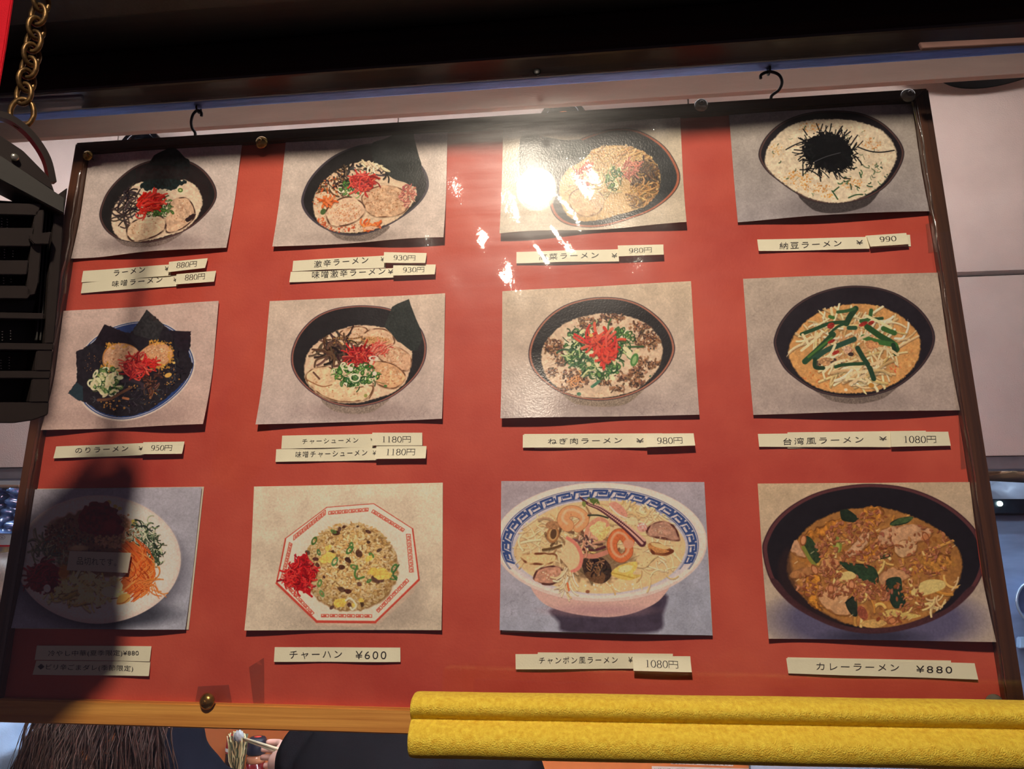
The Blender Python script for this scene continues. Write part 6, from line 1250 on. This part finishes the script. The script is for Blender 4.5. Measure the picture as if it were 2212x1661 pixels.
def person(cx, y, zs, hw, label, top, bottom, head_off=(0, .05), lean=.06, arms=None, hair='short', sleeve='long', group=None):
    """seated figure facing +y; zs = shoulder height, hw = half the shoulder width"""
    seat = .52; t = empty('person', (cx, y - lean, seat), label, 'person'); V3 = Vector
    pel = V3((cx, y - lean - .05, seat + .10)); wst = V3((cx, y - lean * .7 - .03, seat + .26)); chs = V3((cx, y - lean * .2, zs - .16)); nk0 = V3((cx, y + .01, zs - .01)); hx, hy = head_off
    nk1 = V3((cx + hx * .35, y + .03 + hy * .3, zs + .07)); hd0 = V3((cx + hx * .8, y + .05 + hy * .8, zs + .15)); hd1 = V3((cx + hx, y + .055 + hy, zs + .225)); hd2 = V3((cx + hx * 1.05, y + .05 + hy, zs + .285))
    body = [[(pel, .15, .12), (wst, .125, .10), (chs, .15, .105), (nk0, .075, .065), (nk1, .052, .054), (hd0, .070, .080), (hd1, .078, .094), (hd2, .060, .074)]]
    cl = [[(pel, .165, .135), (wst, .142, .115), (chs, .168, .122), (nk0, .085, .072)]]
    hands = []
    for s in (-1, 1):
        sh = V3((cx + s * (hw - .045), y, zs - .035)); a = (arms or {}).get(s)
        el, wr = a if a else (V3((cx + s * (hw - .01), y + .08, zs - .29)), V3((cx + s * (hw - .09), y + .27, zs - .30)))
        el = V3(el); wr = V3(wr); md = (sh + el) / 2; fm = el * .55 + wr * .45
        body.append([(chs, .15, .105), (sh, .058, .058), (md, .046, .046), (el, .040, .040), (fm, .036, .036), (wr, .025, .029)])
        if sleeve == 'long': cl.append([(chs, .168, .122), (sh, .070, .070), (md, .060, .060), (el, .054, .054), (fm, .050, .050), (el * .12 + wr * .88, .042, .042)])
        else: cl.append([(chs, .168, .122), (sh, .072, .072), (md, .066, .068), (el * .85 + md * .15, .060, .062)])
        hip = V3((cx + s * .09, y - lean - .03, seat + .07)); kn = V3((cx + s * .13, y + .30, seat + .06)); an = V3((cx + s * .12, y + .22, .10)); to = V3((cx + s * .13, y + .35, .045))
        body.append([(pel, .15, .12), (hip, .085, .085), (kn, .060, .060), (an, .040, .042), (to, .036, .028)])
        hands.append((s, el, wr))
    tor = [(seat + .03, .17, .13, -.05), (seat + .12, .165, .125, -.05), (seat + .25, .138, .105, -.03), ((seat + zs) / 2 + .06, .16, .115, -.02), (zs - .15, hw * .80, .118, 0), (zs - .075, hw * .86, .105, .005), (zs - .03, hw * .74, .085, .01), (zs + .005, hw * .46, .068, .015), (zs + .03, .072, .062, .022), (zs + .05, .058, .058, .03)]
    def lv(z, f): return f * (zs - z) / (zs - seat)
    def blob(name, grow, limbs, extra, m, z0=-1, z1=9):
        bm = bmesh.new(); rings = []
        for z, rx, ry, yo in tor:
            if z < z0 or z > z1: continue
            rings.append([bm.verts.new((cx + (rx + grow) * math.copysign(abs(math.cos(a)) ** .85, math.cos(a)), y - lv(z, lean) + yo + (ry + grow) * math.sin(a), z)) for a in [2 * math.pi * k / 28 for k in range(28)]])
        for r0, r1 in zip(rings, rings[1:]):
            for k in range(28): bm.faces.new((r0[k], r0[(k + 1) % 28], r1[(k + 1) % 28], r1[k]))
        bm.faces.new(rings[0][::-1]); bm.faces.new(rings[-1])
        for pts, rad in limbs:
            pp = smooth_pts(pts, 5); rr_ = np.interp(np.linspace(0, len(pts) - 1, len(pp)), range(len(pts)), rad) + grow; v, f = tube_data(pp, list(rr_), 14)
            vs = [bm.verts.new(q) for q in v]
            for q in f: bm.faces.new([vs[i] for i in q])
        for c, r in extra:
            q = bmesh.ops.create_uvsphere(bm, u_segments=24, v_segments=16, radius=1.0)
            for v in q['verts']: v.co = c + V3((v.co.x * (r[0] + grow), v.co.y * (r[1] + grow), v.co.z * (r[2] + grow)))
        me = bpy.data.meshes.new(name); bm.to_mesh(me); bm.free(); o = bpy.data.objects.new(name, me); COL.objects.link(o)
        md = o.modifiers.new('r', 'REMESH'); md.mode = 'VOXEL'; md.voxel_size = .009; sm = o.modifiers.new('s', 'SMOOTH'); sm.iterations = 7; sm.factor = .5
        bpy.context.view_layer.update(); m2 = bpy.data.meshes.new_from_object(o.evaluated_get(bpy.context.evaluated_depsgraph_get())); bpy.data.objects.remove(o); bpy.data.meshes.remove(me)
        m2.transform(Matrix.Translation(-origin(t))); m2.polygons.foreach_set('use_smooth', [True] * len(m2.polygons)); q = link(name, m2, t, m); q['_o'] = t['_o']; return q
    arms_, slv, legs, trl = [], [], [], []
    for s, el, wr in hands:
        sh = V3((cx + s * (hw - .06), y, zs - .07)); md = (sh + el) / 2 + V3((s * .008, 0, 0)); fm = el * .62 + wr * .38
        arms_.append(([sh, md, el, fm, wr], [.056, .048, .041, .040, .027]))
        slv.append(([sh, md, el, fm, el * .1 + wr * .9], [.058, .052, .047, .046, .036]) if sleeve == 'long' else ([sh, md, el * .8 + md * .2], [.060, .058, .056]))
        hip = V3((cx + s * .09, y - lean - .03, seat + .075)); kn = V3((cx + s * .13, y + .30, seat + .06)); an = V3((cx + s * .12, y + .24, .10)); to = V3((cx + s * .13, y + .36, .040))
        legs.append(([hip, (hip + kn) / 2, kn, kn * .5 + an * .5, an, to], [.086, .076, .058, .052, .038, .034])); trl.append(([hip, (hip + kn) / 2, kn, kn * .5 + an * .5, an * .85 + kn * .15], [.092, .083, .068, .062, .055]))
    head = [(hd1 + V3((0, 0, .01)), (.077, .096, .105)), (hd0 + V3((0, .03, .01)), (.060, .066, .062))]
    blob('body', 0, arms_ + legs + [([nk0, nk1, hd0], [.058, .053, .055])], head, M_SKIN)
    blob('trousers', .010, trl, [], bottom, z1=seat + .26)
    blob('jacket' if sleeve == 'long' else 'shirt', .013, slv, [], top, z0=seat + .05, z1=zs + (.06 if hair == 'long' else .04))
    # face
    f = hd1 + V3((0, .09, -.012)); skin_mesh('nose', [[(f + V3((0, -.004, .022)), .006, .006), (f + V3((0, .014, -.006)), .010, .010), (f + V3((0, .004, -.014)), .009, .006)]], M_SKIN, t, 1)
    for s in (-1, 1):
        bm = bmesh.new(); bmesh.ops.create_uvsphere(bm, u_segments=12, v_segments=8, radius=.010, matrix=Matrix.Translation(hd1 + V3((s * .032, .082, .010)))); from_bm('eye', bm, M_WHITE, t, True)
        e = hd1 + V3((s * .076, .0, -.01)); tube('ear', smooth_pts([e + V3((0, .012, .024)), e + V3((s * .012, -.006, .026)), e + V3((s * .014, -.014, 0)), e + V3((s * .006, -.004, -.026)), e + V3((0, .012, -.024))], 3), .006, M_SKIN, t, 8)
    tube('mouth', [hd1 + V3((x, .083 - abs(x) * .25, -.052)) for x in (-.022, -.01, 0, .01, .022)], .005, mat('lips', (176, 96, 92), .5), t, 8)
    # hair
    hv = hd1 + V3((0, -.012, .02))
    bm = bmesh.new(); bmesh.ops.create_uvsphere(bm, u_segments=32, v_segments=20, radius=1.0)
    bmesh.ops.delete(bm, geom=[v for v in bm.verts if v.co.z < (-.35 if v.co.y < .2 else .30)], context='VERTS')
    for v in bm.verts: v.co = hv + V3((v.co.x * .096, v.co.y * .112, v.co.z * .108)) * (1 + .03 * math.sin(v.co.x * 30) * math.sin(v.co.z * 22))
    r = bmesh.ops.solidify(bm, geom=bm.faces[:], thickness=.008)
    from_bm('hair', bm, M_HAIRB, t, True)
    if hair == 'long':
        rr = random.Random(3); VV = []; FF = []
        for k in range(620):
            u = rr.uniform(-.72, .75); q = rr.random(); a = math.radians(-90 + u * 100)
            st = hv + V3((.098 * math.cos(a), .112 * math.sin(a), rr.uniform(-.04, .05)))
            sway = -.018 - .05 * rr.random(); out = u * (.09 + .06 * rr.random()) + .055; L_ = rr.uniform(.30, .46)
            pts = []
            for i in range(8):
                tt = i / 7; pts.append(st + V3((out * tt + sway * tt ** 1.4 + .010 * math.sin(6 * tt + k), -(.20 - .05 * abs(u)) * min(1, tt * 1.9) ** 1.3 * (.82 + .18 * q), -L_ * tt)))
            w_ = rr.uniform(.0010, .0036); v, f = tube_data(pts, [w_ * (1 - .75 * i / 7) for i in range(8)], 4); FF += [tuple(i + len(VV) for i in fc) for fc in f]; VV += v
        mesh('long_hair', VV, FF, M_HAIRB, t, smooth=True, kind='stuff')
    return t, hands
def stool(cx, y, label):
    t = empty('counter_stool', (cx, y, 0), label, 'stool', 'stools under the customers')
    lathe('seat', [(.0, .455), (.15, .455), (.165, .475), (.165, .50), (.15, .515), (0, .518)], (cx, y, 0), M_STOOL, t, 32); lathe('pole', [(.025, .03), (.025, .455)], (cx, y, 0), M_HOOK, t, 16); lathe('foot_plate', [(.19, 0), (.19, .012), (.03, .03), (0, .03)], (cx, y, 0), M_HOOK, t, 32)
def hand(wr, d, pinch, t, m, s):
    """hand at the wrist, fingers along d, curling towards pinch"""
    d = Vector(d).normalized(); pn = (Vector(pinch) - wr); pn = (pn - d * pn.dot(d)).normalized(); sd = d.cross(pn) * s
    pal = wr + d * .05
    ch = [[(wr, .021, .024), (pal, .034, .018), (pal + d * .035, .034, .015)]]
    fl = [.068, .078, .074, .058]; up = [-.026, -.009, .009, .026]; cu = [.55, .75, 1.0, 1.15]
    for k in range(4):
        b = pal + d * .035 + sd * up[k]; f1 = b + (d * .9 + pn * .45 * cu[k]).normalized() * fl[k] * .5; f2 = f1 + (d * .35 + pn * .9).normalized() * fl[k] * .32; f3 = f2 + (d * -.25 + pn * .9).normalized() * fl[k] * .25
        ch.append([(pal + d * .035, .034, .015), (b, .0095, .0095), (f1, .0088, .0088), (f2, .0080, .0080), (f3, .0066, .0066)])
    tb = pal - sd * .030 - d * .012; t1 = tb + (-sd * .5 + d * .7 + pn * .5).normalized() * .034; t2 = t1 + (d * .75 + pn * .7 + sd * .25).normalized() * .030
    ch.append([(pal, .034, .018), (tb, .014, .014), (t1, .011, .011), (t2, .0085, .0085)])
    return skin_mesh('hand', ch, m, t, 2)
# man in the black T-shirt, lifting noodles with chopsticks
mx_ = at(882, 1640, .80).x; mz = at(640, 1590, .80).z + .02
el_ = Vector((mx_ - .255, .95, mz - .12)); wr_ = at(596, 1646, 1.03)
man, mh = person(mx_, .80, mz + .02, .245, 'person in a black short-sleeved shirt, back to the window, lifting noodles with chopsticks', M_BLKT, M_TROU, (0, .10), .10, {-1: (el_, wr_)}, 'short', 'short')
tip = at(512, 1591, 1.10); gp = at(590, 1617, 1.06)
hand(wr_, (gp - wr_) + Vector((.0, .05, -.03)), gp + Vector((-.06, .06, -.03)), man, M_SKIN, 1)
rest = Vector((mx_ + .17, 1.10, .80)); 
for s, el, wr in mh:
    if s == 1: hand(wr, (-.2, .9, -.2), wr + Vector((0, .05, -.1)), man, M_SKIN, -1)
M_CHOP = mat('pale_wood_chopstick', (236, 222, 186), .5, var=.1, vs=60)
d_ = (gp - tip).normalized(); nrm = Vector((0, 0, 1))
for k, off in enumerate((Vector((.002, -.004, .0045)), Vector((-.004, .004, -.0055)))):
    a = tip + off * .35; b = gp + d_ * .12 + off; o = tube('chopstick', [a, (a + b) / 2, b], [.0022, .0032, .0038], M_CHOP, None, 10); tag(o, ('upper' if k == 0 else 'lower') + ' pale wooden chopstick gripping noodles beside the sauce bottles', 'chopstick', 'pair of chopsticks')
M_NOOD = mat('pale_noodles', (226, 214, 160), .35, 0, .5, var=.2, vs=80); M_GREENS = mat('dark_greens', (86, 96, 70), .4, var=.3, vs=120)
nd = empty('noodle_bundle', tip, 'bundle of pale noodles and dark greens hanging from the chopsticks', 'noodles'); rr = random.Random(5)
VV = []; FF = []; V2 = []; F2 = []
for k in range(64):
    o_ = Vector((rr.uniform(-.019, .019), rr.uniform(-.013, .013), rr.uniform(-.006, .012))); p0 = tip + d_ * .006 + o_; L_ = rr.uniform(.05, .12); pts = []
    for i in range(7):
        tt = i / 6; pts.append(p0 + Vector((o_.x * .5 * math.sin(tt * 3) - o_.x * .95 * tt ** .8 - .004 + .006 * tt + .002 * math.sin(9 * tt + k), -o_.y * .6 * tt, .006 * math.sin(tt * 3) - L_ * tt)))
    v, f = tube_data(pts, rr.uniform(.0012, .0020), 6)
    if k % 3 == 0: F2 += [tuple(i + len(V2) for i in q) for q in f]; V2 += v
    else: FF += [tuple(i + len(VV) for i in q) for q in f]; VV += v
mesh('noodles', VV, FF, M_NOOD, nd, True, 'stuff'); mesh('greens', V2, F2, M_GREENS, nd, True, 'stuff')
bm = bmesh.new(); bmesh.ops.create_icosphere(bm, subdivisions=3, radius=1.0)
for v in bm.verts: v.co = tip + Vector((.010, -.012, .004)) + Vector((v.co.x * .012, v.co.y * .008, v.co.z * .013)) * (1 + .18 * math.sin(v.co.x * 9 + v.co.z * 7))
from_bm('fish_cake', bm, mat('pale_topping', (196, 204, 206), .3, var=.3, vs=200), nd, True)
# woman with long brown hair in a dark jacket, person in a light blue shirt
wx_ = at(335, 1640, .93).x; wz = at(400, 1590, .93).z - .022
person(wx_, .93, wz - .01, .185, 'person with long brown hair over a dark navy jacket, back to the window', M_BLKJ, M_TROU, (-.10, .06), .10, None, 'long', 'long')
bx0 = at(72, 1600, .95)
person(bx0.x - .235, .95, at(30, 1562, .95).z + .03, .235, 'person in a light blue shirt at the lower left edge', M_BLUES, M_TROU, (0, .08), .08, None, 'short', 'long')
stool(mx_, .68, 'red-seated stool under the person in the black shirt'); stool(wx_, .80, 'red-seated stool under the long-haired person'); stool(bx0.x - .235, .83, 'red-seated stool under the person in the blue shirt')

# ---------------------------------------------------------------- kitchen glimpsed at the right
KY = 1.75
M_STEEL = mat('kitchen_steel', (136, 156, 192), .4, .25, var=.22, vs=6, stretch=(1, 1, 5)); M_STEELD = mat('dark_steel_ledge', (42, 52, 66), .35, .6, var=.3)
M_BLOND = mat('blond_wood', (206, 168, 134), .5, var=.15, vs=14, stretch=(.4, 4, 4))
def slab(name, cs, y, th, m, label, cat, bev=.003):
    o = prism(name, [at(a, b, y) for a, b in cs], th, m, None, bev); tag(o, label, cat); return o
fr_ = empty('steel_cabinet', at(2300, 1400, KY), 'blue-grey steel kitchen cabinet at the lower right edge', 'cabinet')
prism('cabinet_front', [at(a, b, KY) for a, b in ((2120, 1113), (2500, 1113), (2500, 1700), (2120, 1700))], .5, M_STEEL, fr_, .003)
prism('top_ledge', [at(a, b, KY) + Vector((0, -.03, 0)) for a, b in ((2115, 1079), (2510, 1079), (2510, 1111), (2115, 1111))], .52, M_STEELD, fr_, .003)
c = at(2159, 1088, KY - .032); lathe('indicator_light', [(.008, 0), (.008, -.004), (.004, -.007), (0, -.008)], c, emit('green_light', (.75, 1, .8), 9.0), fr_, 16, (0, 1, 0), cap=False)
prism('handle_bar', [at(a, b, KY) + Vector((0, -.03, 0)) for a, b in ((2190, 1374), (2500, 1378), (2500, 1402), (2190, 1398))], .02, mat('pale_handle', (176, 206, 236), .3, .2), fr_, .003)
slab('wooden_shelf', [(2100, 1004), (2178, 1004), (2176, 1018), (2100, 1018)], KY - .05, .25, M_BLOND, 'blond wooden shelf board under the wall panels, right edge', 'shelf')
t = empty('wooden_tray', at(2200, 1010, KY - .1), 'blond wooden tray with a dark handle at the right edge', 'tray'); prism('tray_board', [at(a, b, KY - .1) for a, b in ((2182, 1001), (2330, 1001), (2330, 1032), (2212, 1026), (2184, 1019))], .2, M_BLOND, t, .003); tube('tray_handle', [at(2194, 1011, KY - .106), at(2222, 1004, KY - .112), at(2260, 998, KY - .106)], .007, M_HOOK, t)
c = at(2250, 1305, KY - .05); bw = empty('steel_bowl', c, 'round pale steel bowl hanging before the kitchen cabinet at the right edge', 'bowl')
lathe('bowl_rim', [(.066, .0), (.070, .003), (.074, .0), (.070, -.003), (.066, .0)], c, mat('bright_steel', (196, 216, 240), .25, .7), bw, 48, (0, 1, 0), cap=False); lathe('bowl_body', [(.0655, .0), (.060, .022), (.040, .04), (0, .046)], c, M_STEEL, bw, 48, (0, 1, 0), cap=False)
wn = struct(empty('window_2', at(2180, 1050, 3.85)))                   # bright opening at the rear of the kitchen, its pane itself glowing
a_ = at(2080, 1078, 3.86); b_ = at(2700, 1010, 3.86)
box('bright_pane', (a_.x, 3.86, a_.z - .05), (b_.x, 3.87, b_.z + .1), emit('pane_glow', (.55, .72, 1.0), 1.1), wn); box('mullion', (at(2172, 1050, 3.84).x, 3.835, a_.z - .05), (at(2182, 1050, 3.84).x, 3.855, b_.z + .1), M_STEEL, wn); box('rear_sill', (a_.x - .05, 3.8, a_.z - .09), (b_.x + .05, 3.87, a_.z - .055), M_STEEL, wn, .004)
for k, (px, py, r, lab) in enumerate(((2152, 1068, .13, 'white wrapped bundle before the bright rear window, left one'), (2190, 1064, .12, 'white wrapped bundle before the bright rear window, right one'))):
    c = at(px, py, 3.45 - .28 * k); bm = bmesh.new(); bmesh.ops.create_icosphere(bm, subdivisions=3, radius=1.0)
    for v in bm.verts: v.co = c + Vector((v.co.x * r, v.co.y * r * .8, v.co.z * r * .7)) * (1 + .10 * math.sin(v.co.x * 8 + v.co.z * 6 + k))
    o = from_bm('wrapped_bundle', bm, mat('white_plastic_wrap', (196, 206, 226), .35, var=.2, vs=9), None, True); tag(o, lab, 'bundle')
# ---------------------------------------------------------------- left edge: shelf and wrapped menu sheets
PY = 1.15
slab('wall_shelf', [(-120, 1046), (41, 1047), (41, 1052), (-120, 1052)], PY, .12, mat('shelf_edge_wood', (150, 112, 92), .5, var=.2), 'thin brown shelf edge behind the board at the left edge', 'shelf', .001)
t = card('menu_sheet', [(-120, 1150), (40, 1152), (34, 1178), (-120, 1178)], PY + .02, M_WHITE, 'white sheet with a circled number six behind the board at the left edge', 'menu sheet', [('⑤⑥', (-16, 1167), (11, 1165), 9)], .002)
t = card('menu_sheet', [(-120, 1179), (34, 1179), (10, 1320), (-120, 1320)], PY + .02, mat('food_poster_paper', (206, 176, 120), .4, var=.6, vs=26, dark=(90, 96, 130), det=6), 'colourful food poster low behind the board at the left edge', 'menu sheet', (), .002)
prism('red_line', [at(a, b, PY + .0195) for a, b in ((-120, 1177), (34, 1177), (34, 1181), (-120, 1181))], .0004, mat('red_print', (206, 50, 60), .5), t)
nx, nz = 30, 24; V = []
for j in range(nz):
    for i in range(nx):
        p = at(-110 + 152 * i / (nx - 1), 1054 + 98 * j / (nz - 1), PY); p.y += .012 * math.sin(i * .9 + j * .5) + .008 * math.sin(j * 1.1 - i * .4) + .03 * math.sin(j / (nz - 1) * 3.1); V.append(p)
o = mesh('plastic_bag', V, [(j * nx + i, j * nx + i + 1, (j + 1) * nx + i + 1, (j + 1) * nx + i) for j in range(nz - 1) for i in range(nx - 1)], mat('crinkled_blue_plastic', (120, 150, 200), .12, .25, .8, var=.5, vs=30, dark=(40, 60, 110), coat=.8), None, True); tag(o, 'crinkled shiny blue plastic bag under the shelf at the left edge', 'bag')
for o in list(bpy.data.objects):
    if '_o' in o: del o['_o']
